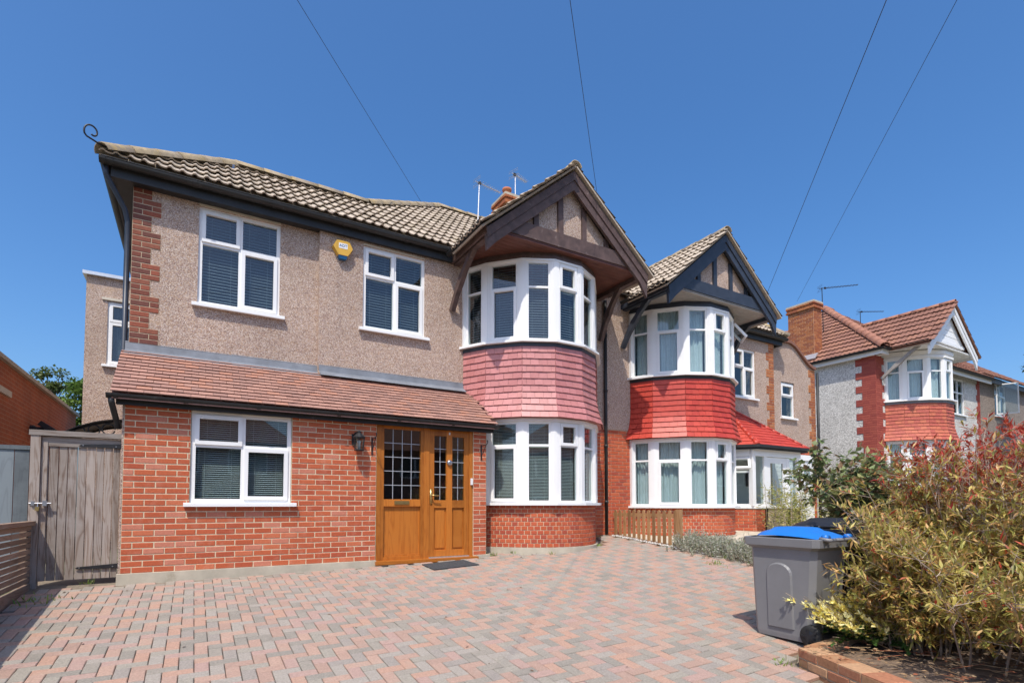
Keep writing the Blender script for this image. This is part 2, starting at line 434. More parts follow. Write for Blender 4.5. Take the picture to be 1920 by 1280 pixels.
M['rubber'] = plain('rubber', (.02,.02,.02), .7, .2, 20, .2, 60)
M['alarm_yellow'] = plain('alarm_yellow', (.62,.36,.05), .4, .06, 8)
M['alarm_blue'] = plain('alarm_blue', (.012,.10,.24), .35, .08, 8)
M['label_white'] = plain('label_white', (.75,.75,.75), .5, .03, 8)
M['mat_fibre'] = plain('mat_fibre', (.045,.048,.052), .98, .5, 60, .8, 200)
M['terracotta'] = plain('terracotta', (.42,.14,.06), .8, .15, 8, .2, 50)
M['gravel'] = pieces('white_gravel', [(.62,.60,.57),(.50,.48,.45),(.70,.69,.66),(.40,.37,.34)], sscale=60)
M['bark'] = plain('bark', (.14,.105,.085), .9, .35, 16, .5, 60)
M['twig'] = plain('twig', (.34,.265,.21), .85, .4, 12, .3, 60)
M['wire'] = plain('cable', (.02,.02,.022), .6, .1, 5)

# ------------------------------------------------------------------ shared builders
def xf(mb, Mt):
    mb.v = [tuple(Mt @ Vector(p)) for p in mb.v]; return mb
def wall(mb, x0, x1, z0, z1, y0, y1, holes=()):
    xs = sorted(set([x0, x1] + [min(max(h[i], x0), x1) for h in holes for i in (0, 1)]))
    for a, b in zip(xs[:-1], xs[1:]):
        if b - a < 1e-4: continue
        mid = (a + b) / 2
        hs = sorted([(h[2], h[3]) for h in holes if h[0] < mid < h[1]])
        z = z0
        for (ha, hb) in hs:
            if ha > z: mb.box(a, b, y0, y1, z, ha)
            z = max(z, hb)
        if z < z1: mb.box(a, b, y0, y1, z, z1)
    return mb
def brick_mats(x0, x1, z0, z1, y, holes=(), course=.075, blen=.225, header=False, jit=.0015, Mt=None, start=0):
    """front faces at y; stretcher bond from x0"""
    out = []; k = 0; z = z0
    L = blen / 2 if header else blen
    while z < z1 - .02:
        h = min(course - .010, z1 - z - .004)
        off = (L / 2 if (k + start) % 2 else 0)
        x = x0 - off
        if off: x = x0 - off
        while x < x1 - .005:
            a = max(x, x0); b = min(x + L, x1)
            segs = [(a, b)]
            for hh in holes:
                if hh[2] < z + h * .6 and hh[3] > z + h * .4:
                    ns = []
                    for (p, q) in segs:
                        if hh[1] <= p or hh[0] >= q: ns.append((p, q))
                        else:
                            if p < hh[0]: ns.append((p, hh[0]))
                            if q > hh[1]: ns.append((hh[1], q))
                    segs = ns
            for (p, q) in segs:
                if q - p < .016: continue
                M_ = TRS(((p + q) / 2, y + .03 + random.uniform(-jit, jit), z + h / 2),
                         Matrix.Rotation(random.uniform(-.006, .006), 4, 'Y'), ((q - p - .010) / .215, 1, h / .065))
                out.append(Mt @ M_ if Mt else M_)
            x += L
        z += course; k += 1
    return out
def tm_brick(mat): return Tmpl('brick', *chbox(.215, .06, .065, .005), mat)

def window(root, Mt, w, h, lights, blind=None, sill=True, sillw=.06, name='window', curtain=None, frame=.052, inset=.03, open_light=None, room=True, bars=None, slat=.025, blind_from=0.0):
    """local axes: x along the wall from the left jamb, y inwards, z up from the frame's foot"""
    mb = MB(); F = frame; y0, y1 = inset, inset + .07
    mb.box(0, w, y0, y1, 0, F); mb.box(0, w, y0, y1, h - F, h); mb.box(0, F, y0, y1, F, h - F); mb.box(w - F, w, y0, y1, F, h - F)
    xs = sorted(set([l[0] for l in lights] + [l[1] for l in lights])); 
    for l in lights:
        # bars on the right and top side of a light when inside the frame
        if l[1] < .999: mb.box(l[1] * w - F * .5, l[1] * w + F * .5, y0 + .002, y1 - .002, max(l[2] * h, F), min(l[3] * h, h - F))
        if l[3] < .999: mb.box(max(l[0] * w, F), min(l[1] * w, w - F), y0 + .004, y1 - .004, l[3] * h - F * .45, l[3] * h + F * .45)
    fr = xf(mb, Mt).build(name, M['upvc'], root)
    for i, l in enumerate(lights):
        a = l[0] * w + (F if l[0] < .001 else F * .5); b = l[1] * w - (F if l[1] > .999 else F * .5)
        c = l[2] * h + (F if l[2] < .001 else F * .45); d = l[3] * h - (F if l[3] > .999 else F * .45)
        if l[4]:
            s = .05; yy0, yy1 = y0 - .018, y0 + .045; g = .012
            sb = MB()
            a2, b2, c2, d2 = a - g, b + g, c - g, d + g
            sb.box(a2, b2, yy0, yy1, c2, c2 + s); sb.box(a2, b2, yy0, yy1, d2 - s, d2); sb.box(a2, a2 + s, yy0, yy1, c2 + s, d2 - s); sb.box(b2 - s, b2, yy0, yy1, c2 + s, d2 - s)
            if open_light == i:
                # top hung light, standing open
                T = Matrix.Translation((0, yy0, d2)) @ Matrix.Rotation(-R(38), 4, 'X') @ Matrix.Translation((0, -yy0, -d2))
                xf(sb, T)
                pb = MB().box(a2 + s, b2 - s, yy0 + .02, yy0 + .03, c2 + s, d2 - s); xf(pb, T)
                xf(sb, Mt).build('sash', M['upvc'], fr); xf(pb, Mt).build('pane', M['glass'], fr)
                a, b, c, d = a2 + s, b2 - s, c2 + s, d2 - s
                continue
            xf(sb, Mt).build('sash', M['upvc'], fr)
            a, b, c, d = a2 + s, b2 - s, c2 + s, d2 - s
        # rubber gasket line and pane
        xf(MB().box(a - .004, b + .004, y0 + .028, y0 + .036, c - .004, d + .004), Mt).build('pane', M['glass'], fr)
        if bars:
            lb = MB(); nx, nz = bars
            for q in range(1, nx): x = a + (b - a) * q / nx; lb.box(x - .006, x + .006, y0 + .02, y0 + .027, c, d)
            for q in range(1, nz): z = c + (d - c) * q / nz; lb.box(a, b, y0 + .018, y0 + .0265, z - .006, z + .006)
            xf(lb, Mt).build('glazing_bars', M['lead_came'] if bars[0] > 1 else M['upvc'], fr)
        if blind:
            sb = MB(); z = d - .005; t = R(38)
            zstop = c + (d - c) * blind_from
            while z > zstop + .01:
                cy = y1 + .035; hwid = slat * .46; dy = hwid * math.cos(t); dz = hwid * math.sin(t)
                sb.add([(a, cy - dy, z - dz), (b, cy - dy, z - dz), (b, cy + dy, z + dz), (a, cy + dy, z + dz)], [(0, 1, 2, 3)])
                z -= slat
            for q in (.2, .8):
                x = a + (b - a) * q; sb.box(x - .002, x + .002, y1 + .018, y1 + .021, c, d)
            xf(sb, Mt).build('blind', M[blind], fr)
        if curtain:
            cb = MB(); n = max(10, int((b - a) / .012)); vs_ = []; fs = []
            ph = random.uniform(0, 6)
            for q in range(n + 1):
                x = a + (b - a) * q / n
                yy = y1 + .07 + .018 * math.sin(q * 1.25 + ph) + .014 * math.sin(q * .47 + ph * 2)
                vs_ += [(x, yy, c - .05), (x, yy + .01 * math.sin(q), d + .05)]
            for q in range(n): fs.append((2 * q, 2 * q + 2, 2 * q + 3, 2 * q + 1))
            cb.add(vs_, fs); xf(cb, Mt).build('curtain', M[curtain], fr, smooth=True)
    if sill:
        sb = MB().box(-.07, w + .07, -sillw, y1, -.045, 0); sb.box(-.07, w + .07, -sillw - .012, -sillw, -.05, -.012)
        xf(sb, Mt).build('sill', M['upvc'], fr)
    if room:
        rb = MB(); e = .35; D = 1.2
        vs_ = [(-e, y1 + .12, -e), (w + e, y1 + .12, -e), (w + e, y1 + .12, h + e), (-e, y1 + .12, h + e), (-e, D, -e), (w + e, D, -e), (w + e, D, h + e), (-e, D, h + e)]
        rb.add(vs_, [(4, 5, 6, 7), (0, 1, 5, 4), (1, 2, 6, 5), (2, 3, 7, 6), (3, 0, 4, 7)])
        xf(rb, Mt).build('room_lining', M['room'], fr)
    return fr
L4 = [(0, .5, .64, 1, True), (.5, 1, .64, 1, False), (0, .5, 0, .64, False), (.5, 1, 0, .64, True)]

# ---- roof tiles
def pin(poly, x, y):
    c = False; n = len(poly)
    for i in range(n):
        x1, y1 = poly[i]; x2, y2 = poly[(i + 1) % n]
        if (y1 > y) != (y2 > y) and x < (x2 - x1) * (y - y1) / (y2 - y1) + x1: c = not c
    return c
def roll_tile(mat, w=.30, L=.37, roll=.030):
    n = 12; vs_ = []
    for q in range(n + 1):
        u = w * q / n; t = (q / n * 2) % 1.0
        hgt = roll * (max(0.0, math.sin(math.pi * min(1, t / .55))) ** 1.0 if t < .55 else 0)
        vs_ += [(u, .006, .022 + hgt), (u, 0, .042 + hgt), (u, L, hgt * .9 + .0)]
    fs = []
    for q in range(n):
        a = 3 * q; fs += [(a, a + 3, a + 4, a + 1), (a + 1, a + 4, a + 5, a + 2)]
    return Tmpl('roof_tile', vs_, fs, mat)
def flat_tile(mat, w=.165, L=.15, th=.011, name='tile', gap=.016):
    """plain tile: x along the eave (centred), y up the slope from 0, z out of the slope"""
    a = w / 2 - .002
    g_ = gap
    vs_ = [(-a, 0, g_), (a, 0, g_), (a, 0, g_ + th), (-a, 0, g_ + th), (-a, L, -.004), (a, L, -.004), (a, L, th - .006), (-a, L, th - .006)]
    fs = [(0, 1, 2, 3), (3, 2, 6, 7), (1, 5, 6, 2), (0, 3, 7, 4), (4, 7, 6, 5), (0, 4, 5, 1)]
    return Tmpl(name, vs_, fs, mat)
def slope_tiles(parent, O, ud, vd, poly, tm, w, gauge, limit=300, stagger=False, sag=.004, name=None, centred=False):
    O = Vector(O); ud = Vector(ud).normalized(); vd = Vector(vd).normalized(); nn = ud.cross(vd)
    us = [p[0] for p in poly]; vs_ = [p[1] for p in poly]; mats = []
    v = min(vs_); k = 0
    while v < max(vs_):
        u = min(us) - (w / 2 if (stagger and k % 2) else 0)
        while u < max(us):
            ua, ub = u, u + w
            if centred: ua, ub = max(u, min(us)), min(u + w, max(us))
            if ub - ua > .03 and pin(poly, (ua + ub) / 2, v + gauge * .35):
                p = O + ud * ((ua + ub) / 2 if centred else u) + vd * v + nn * (random.uniform(-sag, sag) + .004)
                M_ = frame_mat(p, ud, vd, nn) @ Matrix.Rotation(random.uniform(-.012, .012), 4, 'X') @ Matrix.Rotation(random.uniform(-.006, .006), 4, 'Z')
                Lt = max(q.y for q in tm.v)
                for fsc in (1, .85, .7, .55, .4, .28):
                    if pin(poly, u + w / 2, v + Lt * fsc - .02): break
                if fsc < 1: M_ = M_ @ Matrix.Diagonal((1, fsc, 1, 1))
                if ub - ua < w - .001: M_ = M_ @ Matrix.Diagonal(((ub - ua) / w, 1, 1, 1))
                mats.append(M_)
            u += w
        v += gauge; k += 1
    mats.sort(key=near)
    return many(tm, mats, parent, limit, name)
def ridge_run(parent, a, b, mat, r=.125, seg=.42, name='ridge_tile'):
    a = Vector(a); b = Vector(b); d = b - a; n = max(1, int(round(d.length / seg))); dn = d.normalized()
    sd = dn.cross(Vector((0, 0, 1))).normalized(); up = sd.cross(dn)
    vs_ = []; fs = []; q = 8; ln = d.length / n
    for i, (y, rr) in enumerate(((0, r), (ln + .02, r * .93))):
        for k in range(q + 1):
            t = math.pi * k / q; vs_.append((math.cos(t) * rr, y, math.sin(t) * rr * .85 - .03))
    for i, (y, rr) in enumerate(((0, r * .86), (ln + .02, r * .8))):
        for k in range(q + 1):
            t = math.pi * k / q; vs_.append((math.cos(t) * rr, y, math.sin(t) * rr * .85 - .03))
    s = q + 1
    for k in range(q):
        fs += [(k, k + 1, s + k + 1, s + k), (2*s + k + 1, 2*s + k, 3*s + k, 3*s + k + 1), (k + 1, k, 2*s + k, 2*s + k + 1), (s + k, s + k + 1, 3*s + k + 1, 3*s + k)]
    tm = Tmpl(name, vs_, fs, mat, True)
    for i in range(n):
        tm.place(frame_mat(a + dn * (ln * i), sd, dn, up) @ Matrix.Rotation(random.uniform(-.03, .03), 4, 'Z'), parent)

# ---- bays
BP = [(-1.48, .85), (-1.26, .40), (-.81, -.10), (-.29, -.36), (.29, -.36), (.81, -.10), (1.26, .40), (1.48, .85)]
def offs(pts, d):
    n = len(pts); ns = []
    for a, b in zip(pts[:-1], pts[1:]):
        e = Vector((b[0] - a[0], b[1] - a[1])).normalized(); ns.append(Vector((e.y, -e.x)))
    out = []
    for i in range(n):
        if i == 0 or i == n - 1:
            k = 0 if i == 0 else -1; nn = ns[k]; e = Vector((-nn.y, nn.x)); p = Vector(pts[i]) + nn * d
            t = (pts[i][1] - p.y) / e.y; q = p + e * t; out.append((q.x, pts[i][1]))
        else:
            a, b = ns[i - 1], ns[i]; mdir = (a + b).normalized(); out.append(tuple(Vector(pts[i]) + mdir * (d / mdir.dot(a))))
    return out
def ring(mb, pin_, pout, z0, z1):
    """solid band between two open polylines"""
    n = len(pin_)
    for i in range(n - 1):
        a, b, c, d = pout[i], pout[i + 1], pin_[i + 1], pin_[i]
        mb.add([(a[0], a[1], z0), (b[0], b[1], z0), (c[0], c[1], z0), (d[0], d[1], z0), (a[0], a[1], z1), (b[0], b[1], z1), (c[0], c[1], z1), (d[0], d[1], z1)],
               [(0, 3, 2, 1), (4, 5, 6, 7), (0, 1, 5, 4), (2, 3, 7, 6)] + ([(3, 0, 4, 7)] if i == 0 else []) + ([(1, 2, 6, 5)] if i == n - 2 else []))
    return mb
def slab(mb, pts, z0, z1):
    return mb.prism([(p[0], p[1], z0) for p in pts], (0, 0, z1 - z0))
def facet_mat(a, b, z):
    xa = Vector((b[0] - a[0], b[1] - a[1], 0)).normalized(); ya = Vector((-xa.y, xa.x, 0))
    return frame_mat((a[0], a[1], z), xa, ya, Vector((0, 0, 1)))
SASH = {1: 'b', 3: 't', 5: 'b'}
def bay_glazing(root, cx, dy, z0, z1, ztr, blind, curtain, name, open_facet=None, last=7):
    pts = [(cx + p[0], p[1] + dy) for p in BP]
    fr = MB()
    for i, p in enumerate(pts):
        # corner posts with stepped cover strips
        if i in (0, 7): fr.box(p[0] - .05, p[0] + .05, p[1] - .06, p[1] + .08, z0, z1); continue
        a = Vector(pts[i - 1]); b = Vector(pts[i + 1]); t = (b - a).normalized(); nn = Vector((t.y, -t.x))
        for wd, o in ((.17, .005), (.115, .014), (.06, .022)):
            M_ = frame_mat((p[0] + nn.x * (o - .05), p[1] + nn.y * (o - .05), (z0 + z1) / 2), Vector((t.x, t.y, 0)), Vector((-t.y, t.x, 0)), Vector((0, 0, 1)))
            fr.obox(M_, wd, .10, z1 - z0 - .002)
    head = fr.build(name, M['upvc'], root)
    for i in range(7):
        a, b = Vector(pts[i]), Vector(pts[i + 1]); e = (b - a).normalized(); s0 = .05 if i == 0 else .075; s1 = .05 if i == 6 else .075
        a2 = a + e * s0; b2 = b - e * s1; w = (b2 - a2).length; h = z1 - z0
        ft = (ztr - z0) / h; sm = SASH.get(i)
        lights = [(0, 1, ft, 1, sm == 't'), (0, 1, 0, ft, sm == 'b')]
        Mt = facet_mat(a2, b2, z0)
        sub_window(head, Mt, w, h, lights, blind, curtain, open_light=0 if open_facet == i else None)
    return head
def sub_window(head, Mt, w, h, lights, blind, curtain, open_light=None):
    """glazing of one bay facet: its pieces become children of the bay frame"""
    tmp = window(head, Mt, w, h, lights, blind, slat=(.026 if Mt.translation.z < 3 else .046), sill=False, name='facet_frame', curtain=curtain, room=False, frame=.04, inset=-.01, open_light=open_light)
    for ch in [o for o in bpy.data.objects if o.parent == tmp]:
        ch.parent = head
    return tmp

def hung_tiles(root, cx, dy, zt, zb, tm, rows, name='tile_hanging', limit=300):
    pts = [(cx + p[0], p[1] + dy) for p in BP]
    back = MB(); prev = None
    def flare(t): return .015 + (.125 * max(0, (t - .55) / .45) ** 1.6)
    zs = [zt + (zb - zt) * k / rows for k in range(rows + 1)]
    for k in range(rows):
        o0 = offs(pts, flare(k / rows) - .012); o1 = offs(pts, flare((k + 1) / rows) - .012)
        for i in range(7):
            back.add([(o1[i][0], o1[i][1], zs[k + 1]), (o1[i + 1][0], o1[i + 1][1], zs[k + 1]), (o0[i + 1][0], o0[i + 1][1], zs[k]), (o0[i][0], o0[i][1], zs[k])], [(0, 1, 2, 3)])
    slab(back, offs(pts, flare(1) - .02), zb + .01, zb + .03)
    par = back.build(name, tm.mat, root)
    mats = []
    for k in range(rows):
        b0 = offs(pts, flare((k + 1) / rows)); t0 = offs(pts, flare(k / rows) - .004)
        for i in range(7):
            A = Vector((b0[i][0], b0[i][1], zs[k + 1])); B = Vector((b0[i + 1][0], b0[i + 1][1], zs[k + 1]))
            C_ = Vector((t0[i][0], t0[i][1], zs[k])); D_ = Vector((t0[i + 1][0], t0[i + 1][1], zs[k]))
            Lb = (B - A).length; n = max(2, int(round(Lb / .165))); xa = (B - A).normalized()
            up = ((C_ + D_) / 2 - (A + B) / 2).normalized(); nn = xa.cross(up)
            cuts = [0.0]
            st = (.5 if k % 2 else 1.0); x = st * Lb / n
            while x < Lb - .03: cuts.append(x); x += Lb / n
            cuts.append(Lb)
            for c0, c1 in zip(cuts[:-1], cuts[1:]):
                p = A + xa * ((c0 + c1) / 2) + up * random.uniform(-.003, .003) + nn * random.uniform(-.001, .002)
                M_ = frame_mat(p, xa, up, nn) @ Matrix.Rotation(random.uniform(-.01, .01), 4, 'Z') @ Matrix.Diagonal(((c1 - c0) / .165, (zs[k] - zs[k + 1] + .022) / .15, 1, 1))
                mats.append(M_)
    mats.sort(key=near)
    many(tm, mats, par, limit)
    return par

def bay_base(root, cx, dy, z0, zb, z1, tm, ground, limit=300, name='bay_wall', plinth=True):
    """curved brick base"""
    ctrl = [(cx + p[0] * .97, p[1] * 1.0 + dy) for p in BP]
    pts = []
    n = len(ctrl)
    for i in range(n - 1):
        p0 = Vector(ctrl[max(i - 1, 0)]); p1 = Vector(ctrl[i]); p2 = Vector(ctrl[i + 1]); p3 = Vector(ctrl[min(i + 2, n - 1)])
        for q in range(8):
            t = q / 8
            pts.append(.5 * ((2 * p1) + (p2 - p0) * t + (2 * p0 - 5 * p1 + 4 * p2 - p3) * t * t + (3 * p1 - p0 - 3 * p2 + p3) * t ** 3))
    pts.append(Vector(ctrl[-1]))
    cum = [0]
    for a, b in zip(pts[:-1], pts[1:]): cum.append(cum[-1] + (b - a).length)
    def at(s):
        for i in range(len(pts) - 1):
            if s <= cum[i + 1] or i == len(pts) - 2:
                t = (s - cum[i]) / (cum[i + 1] - cum[i]); e = (pts[i + 1] - pts[i]).normalized(); return pts[i].lerp(pts[i + 1], t), e
    mb = MB(); pl = [tuple(p) for p in pts]; ring(mb, offs(pl, -.22), offs(pl, -.006), zb, z1)
    par = mb.build(name, M['mortar'], root)
    if plinth: ring(MB(), offs(pl, -.15), offs(pl, .045), z0, zb).__class__
    if plinth:
        pm = MB(); ring(pm, offs(pl, -.15), offs(pl, .04), z0, zb); pm.build('plinth', M['concrete'], root)
    mats = []; z = zb + .005; k = 0; T = cum[-1]
    while z < z1 - .03:
        h = min(.065, z1 - z - .003); s = .056 * (k % 2) + .002
        while s < T - .11:
            c, e = at(s + .051); ya = Vector((-e.y, e.x, 0))
            M_ = frame_mat(Vector((c.x, c.y, z + h / 2)) + ya * (.028 + random.uniform(-.001, .0015)), Vector((e.x, e.y, 0)), ya, Vector((0, 0, 1))) @ Matrix.Diagonal((.1025 / .215, 1, h / .065, 1))
            mats.append(M_); s += .1125
        z += .075; k += 1
    mats.sort(key=near); many(tm, mats, par, limit)
    return par

def bracket(root, a, b, bulge, mat, wd=.085, th=.11, name='bracket'):
    """curved timber strut from a (under the gable) down to b (on the wall)"""
    a = Vector(a); b = Vector(b); mid = (a + b) / 2 + Vector(bulge); mb = MB(); n = 10; P = []
    for i in range(n + 1):
        t = i / n; P.append(a * (1 - t) ** 2 + mid * 2 * t * (1 - t) + b * t * t)
    plane_n = (b - a).cross(Vector(bulge)).normalized(); vs_ = []; fs = []
    for i, p in enumerate(P):
        t = (P[min(i + 1, n)] - P[max(i - 1, 0)]).normalized(); s = plane_n.cross(t).normalized()
        k = th * (1 + .55 * math.exp(-((i / n - .55) / .07) ** 2) - .15 * (i / n))
        for q, w in ((-1, -1), (1, -1), (1, 1), (-1, 1)): vs_.append(p + plane_n * (q * wd / 2) + s * (w * k / 2))
    for i in range(n):
        for q in range(4): fs.append((4*i + q, 4*i + (q + 1) % 4, 4*i + 4 + (q + 1) % 4, 4*i + 4 + q))
    fs += [(3, 2, 1, 0), (4*n, 4*n + 1, 4*n + 2, 4*n + 3)]
    return mb.add(vs_, fs).build(name, mat, root)

def gable(root, cx, dy, dz, timber, soffit, infill, tile_tm, ridge_mat, boards=False, wave=True, roof_back=2.75, limit=120, hw=1.78, brackets=True, gut='paint_black', soffit_z=5.45, posts=True):
    g = -.58 + dy; az = 6.96 + dz; sl = .845; ez = az - sl * hw
    def barge(mb, y0, y1, top, depth, x_in=0.0, x_out=hw):
        for s in (-1, 1):
            zi = az - top - sl * x_in; zo = az - top - sl * x_out
            poly = [(cx + s * x_in, y0, zi), (cx + s * x_out, y0, zo), (cx + s * x_out, y0, zo - depth), (cx + s * x_in, y0, zi - depth)]
            if s > 0: poly = poly[::-1]
            mb.prism(poly, (0, y1 - y0, 0))
    for s in (-1, 1):
        mb = MB(); 
        for (y0, y1, top, dep) in ((g, g + .035, .03, .16), (g + .02, g + .075, .13, .24)):
            zi = az - top; zo = az - top - sl * hw
            cut = (.02 if s < 0 else .10) if dep > .2 else 0
            poly = [(cx, y0, zi), (cx + s * hw, y0, zo), (cx + s * (hw - .02), y0, zo - dep - cut), (cx + s * (hw - .20), y0, zo - dep + sl * .20), (cx, y0, zi - dep)]
            mb.prism(poly if s < 0 else poly[::-1], (0, y1 - y0, 0))
        mb.build('barge_board', timber, root)
    # infill panel, tie beam, posts
    zt = soffit_z + dz + .30
    mb = MB(); xw = (az - .3 - zt) / sl + .1
    mb.prism([(cx - xw, g + .16, zt - .12), (cx + xw, g + .16, zt - .12), (cx, g + .16, az - .25)], (0, .1, 0))
    pan = mb.build('gable_panel', infill, root)
    if boards:
        z = zt - .05
        while z < az - .5:
            x = (az - .34 - z) / sl
            bm = MB(); x2 = max(.02, (az - .34 - z - .19) / sl)
            bm.prism([(cx - x, g + .15, z), (cx + x, g + .15, z), (cx + x2, g + .157, z + .19), (cx - x2, g + .157, z + .19)], (0, .012, 0)); bm.build('weatherboard', M['upvc'], pan); z += .2
        tb = MB().box(cx - xw + .12, cx + xw - .12, g + .12, g + .2, zt - .15, zt - .06); tb.build('tie_beam', timber, root)
    else:
        tb = MB(); xb = hw - .28
        tb.prism([(cx - xb, g + .06, zt - .25), (cx + xb, g + .06, zt - .25), (cx + xb - .26, g + .06, zt), (cx - xb + .26, g + .06, zt)], (0, .10, 0)); tb.build('tie_beam', timber, root)
        if posts:
            for px, wd in ((-.74, .10), (-.22, .11), (.31, .10), (.84, .10)):
                top = az - .30 - sl * abs(px) 
                MB().box(cx + px - wd / 2, cx + px + wd / 2, g + .12, g + .17, zt - .01, top).build('gable_post', timber, root)
    # soffit: boarded, flat, reaching back to the wall
    sf = MB(); zs_ = soffit_z + dz
    y = g + .08; k = 0
    while y < .85 + dy - .01:
        y2 = min(y + .11, .85 + dy); sf.box(cx - hw + .06, cx + hw - .06, y, y2 - .006, zs_ + (k % 2) * .0, zs_ + .02); y = y2; k += 1
    sf.box(cx - hw + .05, cx + hw - .05, g + .08, .85 + dy, zs_ + .012, zs_ + .045)
    sf.build('soffit', soffit, root)
    for s in (-1, 1):
        fb = MB(); x = cx + s * (hw - .03); fb.box(x - .02, x + .02, g + .04, .84 + dy, zs_ - .07, ez + .02); fb.build('side_fascia', timber, root)
        gm = MB(); gx_ = cx + s * (hw + .09); gm.half_gutter((gx_, g - .02, ez + .05), (gx_, .70 + dy, ez + .03), .058)
        for yy in (g - .015, g + .55): gm.half_gutter((gx_, yy, ez + .048), (gx_, yy + .05, ez + .048), .068)
        gm.build('gutter', M[gut], root)
    # roof planes
    for s in (-1, 1):
        L = (hw + .12) * math.sqrt(1 + sl * sl); O = (cx + s * (hw + .12), g - .05 if s > 0 else g - .05, az + .06 - sl * (hw + .12))
        vd = Vector((-s, 0, sl)).normalized()
        bk = roof_back + dy
        def vmax(y): return L
        # plan outline is cut by the main roof behind: z of main = mz(y)
        y_e = mainY(az + .06 - sl * (hw + .12) - dz) + dy + .05; y_r = mainY(az + .06 - dz) + dy + .1
        nm = 'gable_roof'
        if s > 0: 
            ud = Vector((0, 1, 0)); poly = [(0, 0), (y_e - (g - .05), 0), (y_r - (g - .05), L), (0, L)]
            O = Vector((cx + s * (hw + .12), g - .05, az + .06 - sl * (hw + .12)))
        else:
            ud = Vector((0, -1, 0)); y0 = y_r
            O = Vector((cx + s * (hw + .12), y0, az + .06 - sl * (hw + .12))); poly = [(y0 - y_e, 0), (y0 - (g - .05), 0), (y0 - (g - .05), L), (0, L)]
        nn = ud.cross(vd)
        dk = MB(); dk.prism([O + ud * p[0] + vd * p[1] - nn * .035 for p in poly], nn * .03)
        ro = dk.build('gable_roof', tile_tm.mat, root)
        slope_tiles(ro, O, ud, vd, poly, tile_tm, .30, .33, limit=limit)
        # undercloak edge
    ridge_run(root, (cx, g - .06, az + .06), (cx, mainY(az - dz) + dy + .25, az + .06), ridge_mat, r=.12)
    if brackets:
        t1 = timber
        bracket(root, (cx - hw + .12, .05 + dy, soffit_z + dz - .02), (cx - hw + .03, .81 + dy, soffit_z + dz - .95), (0, .10, .10), t1)
        bracket(root, (cx + hw - .12, .05 + dy, soffit_z + dz - .02), (cx + hw - .03, .81 + dy, soffit_z + dz - .95), (0, .10, .10), t1)
        for s in (-1, 1):
            MB().box(cx + s * (hw - .12) - .05, cx + s * (hw - .12) + .05, g + .1, .84 + dy, soffit_z + dz - .09, soffit_z + dz - .005).build('bracket_rail', timber, root)
RS = .8
def mainY(z): return .5 + (z - 5.46) / RS

# ================================================================== setting: ground
def ground_sheet(x0, x1, y0, y1, nx, ny, dz, inside=None):
    mb = MB(); vs_ = []; fs = []
    for j in range(ny + 1):
        for i in range(nx + 1):
            x = x0 + (x1 - x0) * i / nx; y = y0 + (y1 - y0) * j / ny
            vs_.append((x, y, gz(x, y) + dz))
    for j in range(ny):
        for i in range(nx):
            a = j * (nx + 1) + i; fs.append((a, a + 1, a + nx + 2, a + nx + 1))
    return mb.add(vs_, fs)
gs = MB(); vs_ = []; fs = []
XS = [-300, -120, -50, -20, -10, -5, -2] + [i * .75 for i in range(0, 54)] + [45, 60, 120, 300]
YS = [-300, -120, -50, -20, -12, -9, -7, -5, -3, -1, 0, 1.2, 5, 12, 30, 80, 300]
for y in YS:
    for x in XS: vs_.append((x, y, gz(min(x, 60), y) - .05))
for j in range(len(YS) - 1):
    for i in range(len(XS) - 1):
        a = j * len(XS) + i; fs.append((a, a + 1, a + len(XS) + 1, a + len(XS)))
struct(gs.add(vs_, fs).build('ground', M['ground']))

# ---- block paved driveway
def right_edge(y):
    if y > -3.2: return 8.42
    if y > -5.25: return 8.42
    return 5.10 + (y + 5.38) * .64
dw = ground_sheet(-.9, 8.46, -9.0, .84, 30, 30, 0.0)
driveway = struct(dw.build('driveway', M['sand']))
pv, pf = [], []
def paver_t(mat):
    a, b, c = .0975, .0475, .005; zt = .028
    v = [(-a, -b, 0), (a, -b, 0), (a, b, 0), (-a, b, 0), (-a, -b, zt - c), (a, -b, zt - c), (a, b, zt - c), (-a, b, zt - c), (-a + c, -b + c, zt), (a - c, -b + c, zt), (a - c, b - c, zt), (-a + c, b - c, zt)]
    f = [(0, 1, 5, 4), (1, 2, 6, 5), (2, 3, 7, 6), (3, 0, 4, 7), (4, 5, 9, 8), (5, 6, 10, 9), (6, 7, 11, 10), (7, 4, 8, 11), (8, 9, 10, 11)]
    return Tmpl('paver', v, f, mat)
tp = {0: paver_t(M['paver_red']), 1: paver_t(M['paver_grey'])}
pav = {0: [], 1: []}
def in_view(p):
    d = Vector(p) - CAM; w = d.dot(fwd)
    if w < .3: return False
    x = 960 + 1005 * d.dot(right) / w; y = 904 - 1005 * d.dot(cup) / w
    return -60 < x < 1980 and -60 < y < 1340
